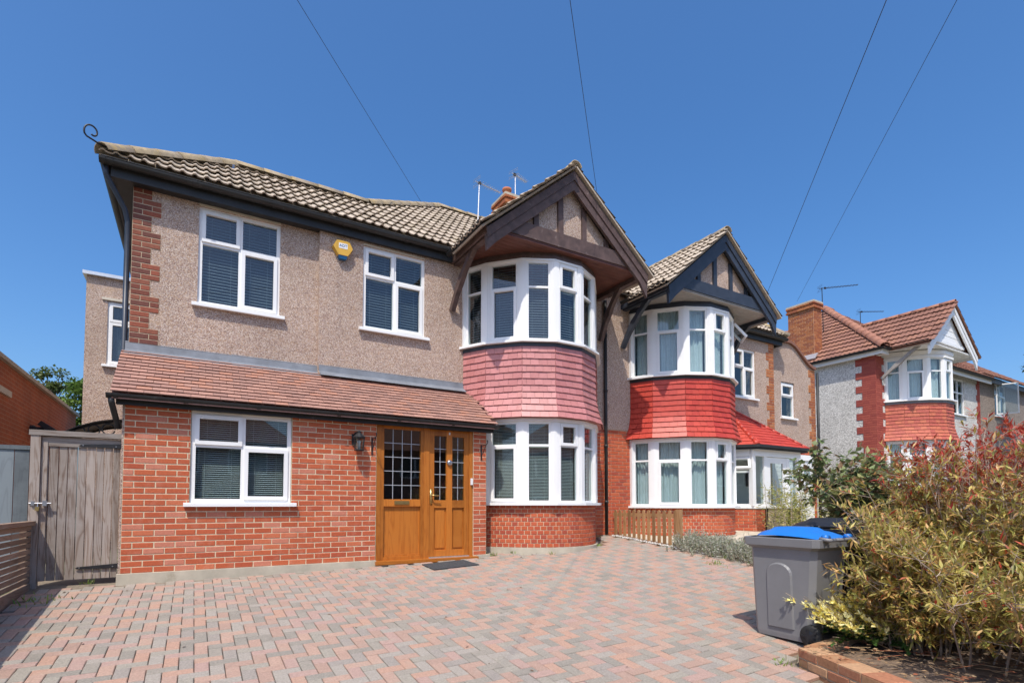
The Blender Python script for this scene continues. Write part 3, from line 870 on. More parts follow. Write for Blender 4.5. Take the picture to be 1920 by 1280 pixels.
for ix in range(-12, 90):
    for iy in range(-95, 12):
        s = (ix + iy) % 4
        if s not in (0, 2): continue
        H = (s == 0)
        cx_ = (ix + (1.0 if H else .5)) * .1 - .02; cy_ = (iy + (.5 if H else 1.0)) * .1 - .03
        if cx_ < -.80 or cy_ > .80 or cy_ < -8.6 or cx_ > right_edge(cy_) - .06: continue
        if cy_ > -.14 and cx_ < 5.16: continue
        if cy_ > -.09 and cx_ > 5.0 and cx_ < 8.0 and ((cx_ - 6.49) / 1.50) ** 2 + ((cy_ - .85) / 1.27) ** 2 < 1: continue
        if ((cx_ - 6.49) / 1.49) ** 2 + ((cy_ - .85) / 1.26) ** 2 < 1: continue
        d = ix - iy; band = (d // 2) if H else ((d - 2) // 2)
        z = gz(cx_, cy_)
        e = .05; nx_ = Vector((2 * e, 0, gz(cx_ + e, cy_) - gz(cx_ - e, cy_))).normalized(); ny_ = Vector((0, 2 * e, gz(cx_, cy_ + e) - gz(cx_, cy_ - e))).normalized()
        if not in_view((cx_, cy_, z)): continue
        nz_ = nx_.cross(ny_)
        M_ = frame_mat((cx_, cy_, z + .002 + random.uniform(-.0022, .0022)), nx_, ny_, nz_) @ Matrix.Rotation(random.uniform(-.012, .012), 4, 'Z') @ Matrix.Rotation(random.uniform(-.010, .010), 4, 'X')
        if not H: M_ = M_ @ Matrix.Rotation(math.pi / 2, 4, 'Z')
        c = band % 2
        if random.random() < .06: c = 1 - c
        pav[c].append(M_)
for c in (0, 1):
    pav[c].sort(key=near)
    many(tp[c], pav[c], driveway, 150, 'paver')

# ---- public footpath and road behind the viewer, garden of the next house
struct(MB().prism([(-60, -9.05, gz(0, -9) - .02), (80, -9.05, gz(0, -9) - .02), (80, -11.2, gz(0, -9) - .02), (-60, -11.2, gz(0, -9) - .02)][::-1], (0, 0, .03)).build('footpath', M['concrete']))
struct(MB().prism([(-60, -11.35, gz(0, -9) - .12), (80, -11.35, gz(0, -9) - .12), (80, -18, gz(0, -9) - .12), (-60, -18, gz(0, -9) - .12)][::-1], (0, 0, .03)).build('road', M['asphalt']))
struct(MB().prism([(-60, -11.2, gz(0, -9) - .12), (80, -11.2, gz(0, -9) - .12), (80, -11.34, gz(0, -9) - .12), (-60, -11.34, gz(0, -9) - .12)][::-1], (0, 0, .12)).build('kerb', M['concrete']))
fg = ground_sheet(8.5, 19.0, -8.9, 1.0, 20, 12, .004)
struct(fg.build('front_garden', M['concrete']))

# ================================================================== HOUSE 1 (semi with side extension)
tb_new = tm_brick(M['brick_new']); tb_old = tm_brick(M['brick_old']); tb_bay = tm_brick(M['brick_bay'])
h1 = empty('semi_detached_house', (4.2, 4.0, 0.0))
tag(h1, 'pebbledashed house with brown timber gable, pinkish tile-hung bay and oak front door', 'house', 'houses along the street')
# --- extension front wall
GW = (.705, 1.925, .985, 2.32); DR = (3.13, 4.775, .0, 2.32)
wb = MB(); wall(wb, .0, 3.13, .132, 2.30, .0045, .28, [GW]); wb.box(0, .25, .28, .93, .0, 2.30)
extw = wb.build('extension_wall', M['mortar'], h1)
bm = brick_mats(0, 3.13, .135, 2.30, 0.0, [GW], start=1) 
bm.sort(key=near)
pr_ = MB().box(4.775, 5.02, .0045, .86, .05, 2.30).build('door_pier', M['mortar'], h1)
many(tb_new, brick_mats(4.775, 5.022, .135, 2.29, 0.0, [], blen=.2475, start=0), pr_, 100)
many(tb_new, bm, extw, 330)
pl = MB(); pl.box(-.03, 3.13, -.045, .1, -.25, .132); pl.box(4.83, 5.07, -.045, .6, -.25, .135); pl.build('plinth', M['concrete'], h1)
# left return of the extension, roughcast
MB().box(-.02, -.002, .004, .93, 0, 2.30).build('flank_render', M['pebble'], h1)
# --- lean-to roof
ER = 2.305; EY = -.175; TY = .86; TZ = 3.06; slv = Vector((0, TY - EY, TZ - ER)); Ls = slv.length
lr = MB(); lr.prism([(-.12, EY, ER - .02), (5.14, EY, ER - .02), (5.14, TY, TZ - .02), (-.12, TY, TZ - .02)], (0, 0, -.05))
lean = lr.build('lean_to_roof', M['tile_clay'], h1)
tclay = flat_tile(M['tile_clay'], .165, .145, .012, 'tile', .018)
slope_tiles(lean, (-.13, EY, ER), (1, 0, 0), slv, [(0, 0), (5.28, 0), (5.28, Ls), (0, Ls)], tclay, .165, .1, 300, True, .0015, 'tile', True)
fl = MB(); nv = slv.normalized(); nn = Vector((1, 0, 0)).cross(nv)
for (x0, x1, yw) in ((-.10, 1.22, .925), (1.20, 2.46, .922), (2.43, 4.98, .844)):
    p = [(x0, yw, 3.215), (x1, yw, 3.205), (x1, yw - .012, 3.10)]
    fl.add([(x0, yw - .004, 3.20), (x1, yw - .004, 3.195), (x1, yw - .02, 3.10), (x0, yw - .02, 3.105), (x1, yw - .17, 3.012), (x0, yw - .17, 3.015)], [(0, 3, 2, 1), (3, 5, 4, 2)])
    fl.add([(x0, yw - .004, 3.205), (x1, yw - .004, 3.20), (x1, yw + .01, 3.215), (x0, yw + .01, 3.22)], [(0, 1, 2, 3)])
fl.build('lead_flashing', M['lead'], h1)
fa = MB(); fa.box(-.08, 5.11, -.085, -.06, 2.185, 2.31); fa.box(-.08, 5.11, -.06, .02, 2.19, 2.20); fa.build('lower_fascia', M['paint_black'], h1)
gt = MB(); gt.half_gutter((-.17, -.145, 2.295), (5.17, -.145, 2.30), .056)
for x in (-.10, .62, 1.45, 2.5, 3.4, 4.3, 5.08): gt.half_gutter((x, -.145, 2.296), (x + .05, -.145, 2.296), .064)
gt.build('lower_gutter', M['paint_black'], h1)
gt = MB().tube([(-.12, -.145, 2.25), (-.115, -.142, 2.19), (-.09, .05, 2.03), (-.075, .10, 1.97), (-.075, .105, 1.9)], .034, 8); gt.build('swan_neck_pipe', M['paint_black'], h1, True)

# --- ground floor window
window(h1, TRS((.71, .0, .995)), 1.21, 1.19, [(0, .5, .63, 1, True), (.5, 1, .63, 1, False), (0, .5, 0, .63, False), (.5, 1, 0, .63, True)], 'blind_light', slat=.028)
MB().box(.712, 1.918, .02, .1, 2.186, 2.30).build('window_head', M['stone_cream'], h1)

# --- front door set
dr = MB(); x0, x1, z0, z1 = 3.135, 4.77, .115, 2.30; T = .065
dr.box(x0, x1, .01, .10, z1 - .10, z1); dr.box(x0, x0 + T, .012, .10, z0, z1 - .10); dr.box(x1 - T, x1, .012, .10, z0, z1 - .10); dr.box(3.905, 3.995, .012, .10, z0, z1 - .10)
df = dr.build('door_frame', M['oak'], h1)
MB().box(3.11, 4.83, -.10, .10, .065, .118).build('threshold', M['oak_h'], h1)
MB().box(3.13, 4.80, -.07, .1, -.1, .063).build('threshold_base', M['concrete'], h1)
MB().box(3.99, 4.70, -.005, .05, .1185, .135).build('door_bar', M['aluminium'], h1)
def leaded(parent, a, b, c, d, y, nx, nz):
    MB().box(a, b, y, y + .008, c, d).build('pane', M['glass'], parent)
    lb = MB()
    for q in range(1, nx): x = a + (b - a) * q / nx; lb.box(x - .005, x + .005, y - .004, y - .0005, c, d)
    for q in range(1, nz): z = c + (d - c) * q / nz; lb.box(a, b, y - .0045, y - .001, z - .005, z + .005)
    lb.build('leaded_bars', M['lead_came'], parent)
# side panel
sp = MB(); a, b = x0 + T, 3.905; s = .055
sp.box(a, a + s, .02, .085, z0, z1 - .1); sp.box(b - s, b, .02, .085, z0, z1 - .1); sp.box(a + s, b - s, .02, .085, z0, z0 + s); sp.box(a + s, b - s, .02, .085, z1 - .1 - s, z1 - .1); sp.box(a + s, b - s, .02, .085, .945, 1.055)
spo = sp.build('side_panel', M['oak'], h1)
pn = MB(); pn.box(a + s, b - s, .055, .07, z0 + s, .945); pn.box(a + s + .0, b - s, .045, .056, z0 + s, z0 + s + .03); pn.build('lower_panel', M['oak'], spo)
leaded(spo, a + s, b - s, 1.055, z1 - .1 - s, .05, 4, 5)
MB().box(3.42, 3.66, .008, .022, .975, 1.03).build('letter_box', M['brass'], spo)
# door leaf
dl = MB(); a, b = 3.998, x1 - T - .003; zt = z1 - .115; s = .085; mid = (a + b) / 2
dl.box(a, a + s, .025, .08, .14, zt); dl.box(b - s, b, .025, .08, .14, zt); dl.box(mid - .05, mid + .05, .025, .08, .14, zt)
for (p, q) in ((a + s, mid - .05), (mid + .05, b - s)):
    dl.box(p, q, .025, .08, .14, .235); dl.box(p, q, .025, .08, zt - .10, zt); dl.box(p, q, .025, .08, .92, 1.045)
dlo = dl.build('front_door', M['oak'], h1)
for (p, q) in ((a + s, mid - .05), (mid + .05, b - s)):
    pb = MB(); pb.box(p, q, .055, .07, .235, .92); pb.prism([(p + .03, .055, .27), (q - .03, .055, .27), (q - .03, .055, .885), (p + .03, .055, .885)], (0, -.012, 0)); pb.build('door_panel', M['oak'], dlo)
    leaded(dlo, p, q, 1.045, zt - .10, .05, 2, 5)
hb = MB(); hb.box(a + .012, a + .048, .012, .026, .98, 1.22); hb.tube([(a + .03, .02, 1.12), (a + .03, -.03, 1.12), (a + .05, -.042, 1.12), (a + .15, -.042, 1.115)], .011, 8); hb.build('door_handle', M['brass'], dlo, True)
MB().lathe((mid, .02, 1.655), [(.045, .006), (.05, -.008), (.035, -.025), (.02, -.03)], 16, 'y').build('door_knocker', M['steel'], dlo, True)
MB().box(mid - .012, mid + .012, .018, .026, zt - .07, zt - .03).build('door_number', M['label_white'], dlo)
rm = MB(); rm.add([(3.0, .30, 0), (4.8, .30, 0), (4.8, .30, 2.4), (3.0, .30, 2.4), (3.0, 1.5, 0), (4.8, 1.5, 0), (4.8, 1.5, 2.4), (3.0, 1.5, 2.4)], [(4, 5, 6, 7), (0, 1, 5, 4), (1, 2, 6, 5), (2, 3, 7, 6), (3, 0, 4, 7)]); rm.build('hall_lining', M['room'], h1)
MB().obox(TRS((4.742, -.004, 1.355)), .032, .03, .11).build('door_bell', M['label_white'], h1)

# --- upper walls
W1 = (.735, 1.845, 3.90, 5.36); W2 = (3.125, 4.225, 3.92, 5.34)
uw = MB(); wall(uw, -.05, 2.42, 3.0, 5.58, .93, 1.15, [W1]); uw.box(-.05, .2, 1.15, 8.0, 0, 5.6)
wall(uw, 2.42, 8.55, 2.62, 5.58, .85, 1.15, [W2, (5.12, 7.86, 3.90, 5.40)])
uw.build('upper_wall', M['pebble'], h1)
lw = MB(); wall(lw, 5.02, 8.55, 0.0, 2.62, .86, 1.12, [(5.12, 7.86, 1.05, 2.40)])
lwo = lw.build('lower_wall', M['mortar_old'], h1)
bl = brick_mats(7.80, 8.55, .25, 2.60, .852, course=.076, blen=.225)
many(tb_bay, bl, lwo, 0)
MB().box(-.05, 8.55, 7.8, 8.0, 0, 5.6).build('rear_wall', M['pebble'], h1)
# quoin
qm = []
z = 3.205; k = 0
while z < 5.39:
    wq = .338 if (k // 3) % 2 == 0 else .226
    cuts = [0, .113, .338] if k % 2 == 0 and wq > .3 else ([0, .225, .338] if wq > .3 else ([0, .113, .226] if k % 2 == 0 else [0, .226]))
    for p, q in zip(cuts[:-1], cuts[1:]):
        qm.append(TRS((-.062 + (p + q) / 2, .922 + .03, z + .033), None, ((q - p - .010) / .215, 1, 1)))
    z += .0762; k += 1
qp = MB().box(-.062, .165, .927, .95, 3.2, 5.42); 
z = 3.205; k = 0
while z < 5.39:
    if (k // 3) % 2 == 0: qp.box(.165, .276, .927, .95, z - .006, z + .0702)
    z += .0762; k += 1
qo = qp.build('quoin', M['mortar_old'], h1)
many(tb_old, qm, qo, 300)
window(h1, TRS((.735, .93, 3.905)), 1.11, 1.455, L4, 'blind', slat=.046)
window(h1, TRS((3.125, .85, 3.925)), 1.10, 1.415, L4, 'blind', slat=.046)
MB().box(.735, 1.845, .925, 1.0, 5.361, 5.395).build('window_lintel', M['stone_cream'], h1)
MB().box(3.125, 4.225, .845, .92, 5.341, 5.372).build('window_lintel', M['stone_cream'], h1)

# --- main eaves
fa = MB(); fa.box(-.30, 4.72, .765, .79, 5.385, 5.60); fa.box(-.30, 4.72, .79, .93, 5.395, 5.41); fa.build('eaves_fascia', M['paint_black'], h1)
fa = MB(); fa.box(-.30, -.275, .79, 8.2, 5.385, 5.60); fa.box(-.275, -.05, .80, 8.2, 5.40, 5.415); fa.build('side_eaves', M['paint_black'], h1)
gt = MB(); gt.half_gutter((-.42, .70, 5.565), (4.68, .70, 5.565), .062)
for x in (-.40, .65, 1.7, 2.75, 3.8, 4.55): gt.half_gutter((x, .70, 5.566), (x + .05, .70, 5.566), .071)
gt.half_gutter((-.365, 8.2, 5.565), (-.365, .68, 5.565), .062)
gt.build('eaves_gutter', M['paint_black'], h1)
MB().tube([(-.36, .76, 5.52), (-.35, .78, 5.40), (-.15, .93, 5.05), (-.115, .965, 4.9), (-.115, .965, 2.9), (-.14, .85, 2.85)], .035, 8).build('downpipe', M['paint_navy'], h1, True)
# --- main roof
rt = roll_tile(M['tile_brown'])
ry = lambda y: 5.46 + RS * (y - .5)
rf = MB()
rf.add([(-.42, .66, ry(.66)), (8.55, .66, ry(.66)), (8.55, 4, ry(4)), (5.75, 4, ry(4)), (3.5, 2.1, ry(2.1)), (1.24, 2.1, ry(2.1))], [(0, 1, 2, 3, 4, 5)])
rf.add([(-.42, .66, ry(.66)), (1.24, 2.1, ry(2.1)), (-.42, 3.54, ry(.66))], [(0, 1, 2)])
rf.add([(1.24, 2.1, ry(2.1)), (3.5, 2.1, ry(2.1)), (5.0, 3.54, ry(.66)), (-.42, 3.54, ry(.66))], [(0, 1, 2, 3)])
rf.add([(3.5, 2.1, ry(2.1)), (5.75, 4, ry(4)), (2.2, 7.6, ry(.44)), (2.2, 3.7, ry(.44))], [(0, 1, 2, 3)])
rf.add([(5.75, 4, ry(4)), (8.55, 4, ry(4)), (8.55, 7.6, ry(.44)), (2.2, 7.6, ry(.44))], [(0, 1, 2, 3)])
roof1 = rf.build('main_roof', M['tile_brown'], h1)
U = lambda y: (y - .66) * math.sqrt(1 + RS * RS)
slope_tiles(roof1, (-.42, .66, ry(.66) + .012), (1, 0, 0), (0, 1, RS), [(0, 0), (8.97, 0), (8.97, U(4)), (6.17, U(4)), (3.92, U(2.1)), (1.66, U(2.1))], rt, .30, .33, 300)
ridge_run(h1, (-.40, .68, ry(.68) + .07), (1.26, 2.12, ry(2.12) + .05), M['ridge_tile'], r=.135)
ridge_run(h1, (1.24, 2.1, ry(2.1) + .05), (3.5, 2.1, ry(2.1) + .05), M['ridge_tile'], r=.13)
ridge_run(h1, (3.5, 2.1, ry(2.1) + .05), (5.78, 4.02, ry(4.02) + .05), M['ridge_tile'], r=.13)
ridge_run(h1, (5.75, 4.0, ry(4) + .05), (8.55, 4.0, ry(4) + .05), M['ridge_tile'], r=.13)
# hip iron scroll
hi = MB(); pts = []
for i in range(26):
    t = i / 25; a = -.5 + t * 5.6; r = .115 * (1 - .72 * t)
    pts.append((-.485 - math.cos(a) * r * .75, .60 - math.cos(a) * r * .3, 5.82 + math.sin(a) * r))
hi.tube([(-.25, .80, 5.76), (-.40, .67, 5.72)] + [(pts[0][0] + .02, pts[0][1] + .02, pts[0][2] - .02)] + pts, .011, 6)
hi.build('hip_iron', M['iron'], h1, True)

# --- bay, ground to gable
BC = 6.49
bay_base(h1, BC, 0, .04, .225, .955, tb_bay, None, 300)
def bay_sill(root, cx, dy, z, mat='upvc', out=.12, th=.045, name='bay_sill'):
    pts = [(cx + p[0], p[1] + dy) for p in BP]; mb = MB(); ring(mb, offs(pts, -.12), offs(pts, out), z - th, z); return mb.build(name, M[mat], root)
bay_sill(h1, BC, 0, 1.005, out=.10)
bay_glazing(h1, BC, 0, 1.005, 2.43, 2.01, 'blind_light', None, 'bay_window')
bm_ = MB(); pts = [(BC + p[0], p[1]) for p in BP]; ring(bm_, offs(pts, -.1), offs(pts, .05), 2.43, 2.485); slab(bm_, offs(pts, -.02), 2.50, 2.56); bm_.build('bay_head', M['upvc'], h1)
thp = flat_tile(M['tile_pinkred'], .165, .15, .012, 'tile', .010)
hung_tiles(h1, BC, 0, 3.775, 2.485, thp, 11)
bb = MB(); ring(bb, offs(pts, -.1), offs(pts, .03), 3.76, 3.83); bb.build('lead_band', M['paint_navy'], h1)
bay_sill(h1, BC, 0, 3.868, out=.10, th=.04)
bay_glazing(h1, BC, 0, 3.868, 5.30, 4.83, 'blind', None, 'bay_window')
bh = MB(); ring(bh, offs(pts, -.1), offs(pts, .03), 5.30, 5.335); bh.build('bay_head', M['upvc'], h1)
bh = MB(); ring(bh, offs(pts, -.1), offs(pts, .035), 5.336, 5.385); ring(bh, offs(pts, -.1), offs(pts, .012), 5.385, 5.46); bh.build('bay_fascia', M['timber_brown'], h1)
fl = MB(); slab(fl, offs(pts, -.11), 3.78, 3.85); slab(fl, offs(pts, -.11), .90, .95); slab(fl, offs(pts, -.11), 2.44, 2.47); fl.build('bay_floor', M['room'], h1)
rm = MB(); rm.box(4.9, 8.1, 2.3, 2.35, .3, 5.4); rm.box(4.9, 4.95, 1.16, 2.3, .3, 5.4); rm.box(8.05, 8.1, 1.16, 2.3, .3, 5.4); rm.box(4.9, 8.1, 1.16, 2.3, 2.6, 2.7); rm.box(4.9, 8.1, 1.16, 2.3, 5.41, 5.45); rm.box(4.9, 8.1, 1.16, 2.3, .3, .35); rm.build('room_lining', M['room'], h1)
rtb = roll_tile(M['tile_brown'])
gable(h1, BC, 0, 0, M['timber_brown'], M['soffit_brown'], M['pebble'], rtb, M['ridge_tile'], limit=100)
for cc in (h1,): pass
# downpipe on the party line
dp = MB(); dp.tube([(8.36, .80, 5.40), (8.36, .80, .34)], .036, 10)
for z in (1.0, 2.2, 3.4, 4.6): dp.tube([(8.36, .80, z), (8.36, .80, z + .06)], .045, 10)
dp.build('party_downpipe', M['paint_black'], h1, True)
# chimney on the ridge
def chimney(root, x0, x1, y0, y1, z0, z1, mat, pots=(), cap='concrete', brickm='mortar_old', corb=True):
    mb = MB(); mb.box(x0, x1, y0, y1, z0, z1 - .25); par = mb.build('chimney', M[brickm], root)
    tmc = tm_brick(M[mat]); mats = []
    for (a, b, Mt) in ((x0, x1, Matrix.Translation((0, y0, 0))), (y0, y1, Matrix.Translation((x0, 0, 0)) @ Matrix.Rotation(-math.pi / 2, 4, 'Z'))):
        if Mt.to_euler().z == 0: mats += brick_mats(a, b, z0, z1 - .26, -.008, Mt=Mt)
        else: mats += brick_mats(-b, -a, z0, z1 - .26, -.008, Mt=Mt)
        for q in range(3):
            o = .03 + .025 * (q != 1)
            if Mt.to_euler().z == 0: mats += brick_mats(a - o, b + o, z1 - .25 + q * .075, z1 - .18 + q * .075, -.008 - o, Mt=Mt)
            else: mats += brick_mats(-b - o, -a + o, z1 - .25 + q * .075, z1 - .18 + q * .075, -.008 - o, Mt=Mt)
    many(tmc, mats, par, 0)
    MB().box(x0 - .05, x1 + .05, y0 - .05, y1 + .05, z1 - .03, z1 + .03).build('chimney_cap', M[cap], root)
    MB().box(x0 - .015, x1 + .04, y0 - .015, y1 + .04, z1 - .25, z1 - .031).build('chimney_corbel', M[brickm], root)
    for (px, py) in pots:
        MB().lathe((px, py, z1 + .03), [(.12, 0), (.10, .05), (.10, .22), (.125, .25), (.125, .30)], 14).build('chimney_pot', M['terracotta'], root, True)
chimney(h1, 7.55, 8.45, 3.7, 4.35, 7.6, 9.02, 'brick_orange', [(7.75, 4.0)])

# ================================================================== things on house 1
# alarm box
al = empty('alarm_box', (2.77, .85, 4.98)); tag(al, 'yellow hexagonal burglar alarm box with blue base on the pebbledash wall', 'alarm')
hexp = [(-.10, .30), (.10, .30), (.155, .19), (.075, .06), (-.075, .06), (-.155, .19)]
mb = MB(); n = 6
f0 = [(2.77 + p[0], .76, 4.98 + p[1]) for p in hexp]; f1 = [(2.77 + p[0] * 1.06, .85, 4.975 + p[1] * 1.03) for p in hexp]
mb.add(f0 + f1, [(0, 5, 4, 3, 2, 1)] + [(i, (i + 1) % 6, 6 + (i + 1) % 6, 6 + i) for i in range(6)]); mb.build('cover', M['alarm_yellow'], al)
mb = MB(); f0 = [(2.695, .765, 5.038), (2.845, .765, 5.038), (2.825, .775, 4.985), (2.715, .775, 4.985)]; mb.prism(f0[::-1], (0, .08, 0)); mb.build('strobe', M['alarm_blue'], al)
MB().prism([(2.70, .757, 5.15), (2.84, .757, 5.15), (2.84, .757, 5.235), (2.70, .757, 5.235)], (0, .004, 0)).build('label_plate', M['label_white'], al)
tc = bpy.data.curves.new('lettering', 'FONT'); tc.body = 'ADT'; tc.size = .062; tc.align_x = 'CENTER'; tc.align_y = 'CENTER'; tc.extrude = .001
to = bpy.data.objects.new('tmp_text', tc); col.objects.link(to)
dg = bpy.context.evaluated_depsgraph_get(); me = bpy.data.meshes.new_from_object(to.evaluated_get(dg)); bpy.data.objects.remove(to)
me.materials.clear(); me.materials.append(M['alarm_blue'])
lo = bpy.data.objects.new('lettering', me); col.objects.link(lo); lo.matrix_world = frame_mat((2.77, .755, 5.193), Vector((1, 0, 0)), Vector((0, 0, 1)), Vector((0, -1, 0)))
lo.parent = al; lo.matrix_parent_inverse = Matrix.Translation(-Vector(al.location))
# wall lantern
la = empty('wall_lantern', (2.83, 0, 1.75)); tag(la, 'black coach lantern on the brick wall beside the front door', 'lantern')
mb = MB(); mb.box(2.755, 2.815, -.02, 0, 1.86, 2.02); mb.tube([(2.785, -.015, 1.97), (2.79, -.06, 2.03), (2.83, -.10, 2.045)], .012, 8); mb.build('wall_mount', M['iron'], la)
mb = MB(); c = (2.835, -.115, 0)
mb.lathe((c[0], c[1], 1.95), [(.088, 0), (.092, .015), (.05, .055), (.03, .075), (.035, .09), (.01, .11)], 12); mb.lathe((c[0], c[1], 1.765), [(.07, 0), (.074, .012), (.066, .02)], 12)
for k in range(6):
    a = k * math.pi / 3 + .2; mb.bar((c[0] + .066 * math.cos(a), c[1] + .066 * math.sin(a), 1.78), (c[0] + .085 * math.cos(a), c[1] + .085 * math.sin(a), 1.955), .008, .008)
mb.build('cage', M['iron'], la)
mb = MB(); mb.lathe((c[0], c[1], 1.786), [(.058, 0), (.075, .165)], 12); mb.build('glass_shade', M['glass'], la)
MB().lathe((c[0], c[1], 1.79), [(.02, 0), (.02, .09), (.03, .11), (.012, .13)], 10).build('bulb', M['label_white'], la, True)
# hanging basket brackets
for bx, lab in ((3.06, 'black iron basket bracket on the brickwork left of the front door'), (4.92, 'black iron basket bracket on the narrow brick pier right of the door')):
    hb = MB(); z = 1.92
    hb.box(bx - .01, bx + .01, -.012, 0, z - .20, z + .06)
    hb.tube([(bx, -.01, z + .04), (bx, -.16, z + .05), (bx, -.22, z + .06), (bx, -.245, z + .09), (bx, -.225, z + .115), (bx, -.205, z + .09)], .006, 6)
    hb.tube([(bx, -.01, z - .14), (bx, -.09, z - .06), (bx, -.19, z + .05)], .006, 6)
    tag(hb.build('basket_bracket', M['iron'], origin=(bx, 0, z - .2)), lab, 'bracket')
# door mat
zz = gz(4.1, -.5)
mm = MB(); q = [(3.745, -.33), (3.765, -.76), (4.53, -.70), (4.47, -.26)]
mm.prism([(p[0], p[1], gz(*p) + .031) for p in q], (0, 0, .016))
tag(mm.build('door_mat', M['mat_fibre'], origin=(4.1, -.5, zz)), 'dark grey rectangular door mat on the paving before the oak door', 'mat')
# television aerial
def aerial(loc, top, d, L, lab, mat='aluminium', ne=9):
    a = empty('television_aerial', loc); tag(a, lab, 'aerial')
    loc = Vector(loc); tp_ = Vector(top); MB().tube([loc, tp_], .016, 6).build('mast', M[mat], a)
    d = Vector(d).normalized(); mb = MB(); b0 = tp_ - d * .12 - Vector((0, 0, .03)); mb.tube([b0, b0 + d * L], .011, 6)
    sd = d.cross(Vector((0, 0, 1))).normalized()
    mb.build('boom', M[mat], a); eb = MB()
    for k in range(ne):
        p = b0 + d * (L * (.22 + .75 * k / (ne - 1))); l = .07 + .05 * (1 - k / ne); eb.tube([p - sd * l, p + sd * l], .005, 5)
        eb.tube([p - Vector((0, 0, .03)), p + Vector((0, 0, .03))], .005, 5)
    for zz_ in (-.1, -.05, .05, .1): p = b0 + d * .04; eb.tube([p - sd * .16 + Vector((0, 0, zz_)), p + sd * .16 + Vector((0, 0, zz_))], .004, 5)
    eb.build('elements', M[mat], a); MB().obox(TRS(b0 + d * L * .16), .07, .05, .06).build('dipole_box', M['iron'], a)
aerial((6.75, 3.75, 7.85), (6.80, 3.75, 9.12), (.86, .15, .02), .80, 'grey television aerial on a mast left of the near house chimney')
aerial((7.95, 3.9, 9.2), (7.95, 3.9, 9.78), (.86, .3, .05), .60, 'small aerial just behind the right slope of the near gable')

# ================================================================== HOUSE 2 (other half of the pair)
h2 = empty('semi_detached_house', (11.6, 4.0, 0.2)); tag(h2, 'attached pebbledash house with dark navy gable, bright red tile-hung bay and red-roofed porch', 'house', 'houses along the street')
B2 = 10.62; D2 = -.075
uw = MB(); W3 = (12.70, 13.62, 3.78, 5.08)
wall(uw, 8.55, 14.42, 2.62, 5.60, .852, 1.15, [W3, (9.2, 12.0, 3.82, 5.33)]); uw.box(14.2, 14.42, 1.15, 8, 0, 5.6)
uw.build('upper_wall', M['pebble'], h2)
lw = MB(); wall(lw, 8.55, 14.3, 0, 2.62, .862, 1.12, [(9.24, 11.98, 1.0, 2.33)]); lwo = lw.build('lower_wall', M['mortar_old'], h2)
many(tb_bay, brick_mats(8.55, 9.3, .25, 2.60, .854, course=.076), lwo, 0)
MB().box(8.55, 14.42, 7.8, 8.0, 0, 5.6).build('rear_wall', M['pebble'], h2)
window(h2, TRS((12.70, .852, 3.785)), .92, 1.295, [(0, .5, .62, 1, True), (.5, 1, .62, 1, False), (0, .5, 0, .62, False), (.5, 1, 0, .62, True)], None)
def quoin(root, x0, z0, z1, y, mat, flip=False, tm=None, course=.0762, wide=.338, nar=.226, back='mortar_old'):
    mats = []; z = z0; k = 0; pb = MB()
    while z < z1:
        wq = wide if (k // 3) % 2 == 0 else nar
        a = x0 - wq if flip else x0; pb.box(a, a + wq, y + .004, y + .03, z - .006, z + course - .006)
        n = 2 if k % 2 == 0 else 1; e = [0, wq * .4, wq] if n == 2 else [0, wq * .66, wq]
        for p, q in zip(e[:-1], e[1:]): mats.append(TRS((a + (p + q) / 2, y + .027, z + .033), None, ((q - p - .010) / .215, 1, 1)))
        z += course; k += 1
    o = pb.build('quoin', M[back], root); many(tm or tm_brick(M[mat]), mats, o, 0); return o
quoin(h2, 14.42, 2.62, 5.42, .843, 'brick_orange', True)
bay_base(h2, B2, 0, .10, .30, .90, tb_bay, None, 0)
pts = [(B2 + p[0], p[1]) for p in BP]
bay_sill(h2, B2, 0, .945, out=.10)
bay_glazing(h2, B2, 0, .945, 2.36, 1.93, None, 'curtain', 'bay_window')
bm_ = MB(); ring(bm_, offs(pts, -.1), offs(pts, .05), 2.36, 2.41); slab(bm_, offs(pts, -.02), 2.42, 2.48); bm_.build('bay_head', M['upvc'], h2)
thr = flat_tile(M['tile_red'], .165, .15, .012, 'tile', .010)
hung_tiles(h2, B2, 0, 3.70, 2.41, thr, 11)
bb = MB(); ring(bb, offs(pts, -.1), offs(pts, .03), 3.685, 3.755); bb.build('lead_band', M['paint_black'], h2)
bay_sill(h2, B2, 0, 3.793, out=.10, th=.04)
bay_glazing(h2, B2, 0, 3.793, 5.225, 4.76, None, 'curtain', 'bay_window', open_facet=None)
bh = MB(); ring(bh, offs(pts, -.1), offs(pts, .03), 5.225, 5.26); bh.build('bay_head', M['upvc'], h2)
bh = MB(); ring(bh, offs(pts, -.1), offs(pts, .035), 5.261, 5.31); ring(bh, offs(pts, -.1), offs(pts, .012), 5.31, 5.40); bh.build('bay_fascia', M['paint_navy'], h2)
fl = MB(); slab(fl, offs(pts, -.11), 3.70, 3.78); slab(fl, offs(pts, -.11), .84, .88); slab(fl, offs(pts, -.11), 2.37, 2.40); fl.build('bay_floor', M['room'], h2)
rm = MB(); rm.box(9.0, 12.2, 2.3, 2.35, .3, 5.4); rm.box(9.0, 9.05, 1.16, 2.3, .3, 5.4); rm.box(12.15, 12.2, 1.16, 2.3, .3, 5.4); rm.box(9.0, 12.2, 1.16, 2.3, 2.6, 2.7); rm.box(9.0, 12.2, 1.16, 2.3, 5.37, 5.41); rm.build('room_lining', M['room'], h2)
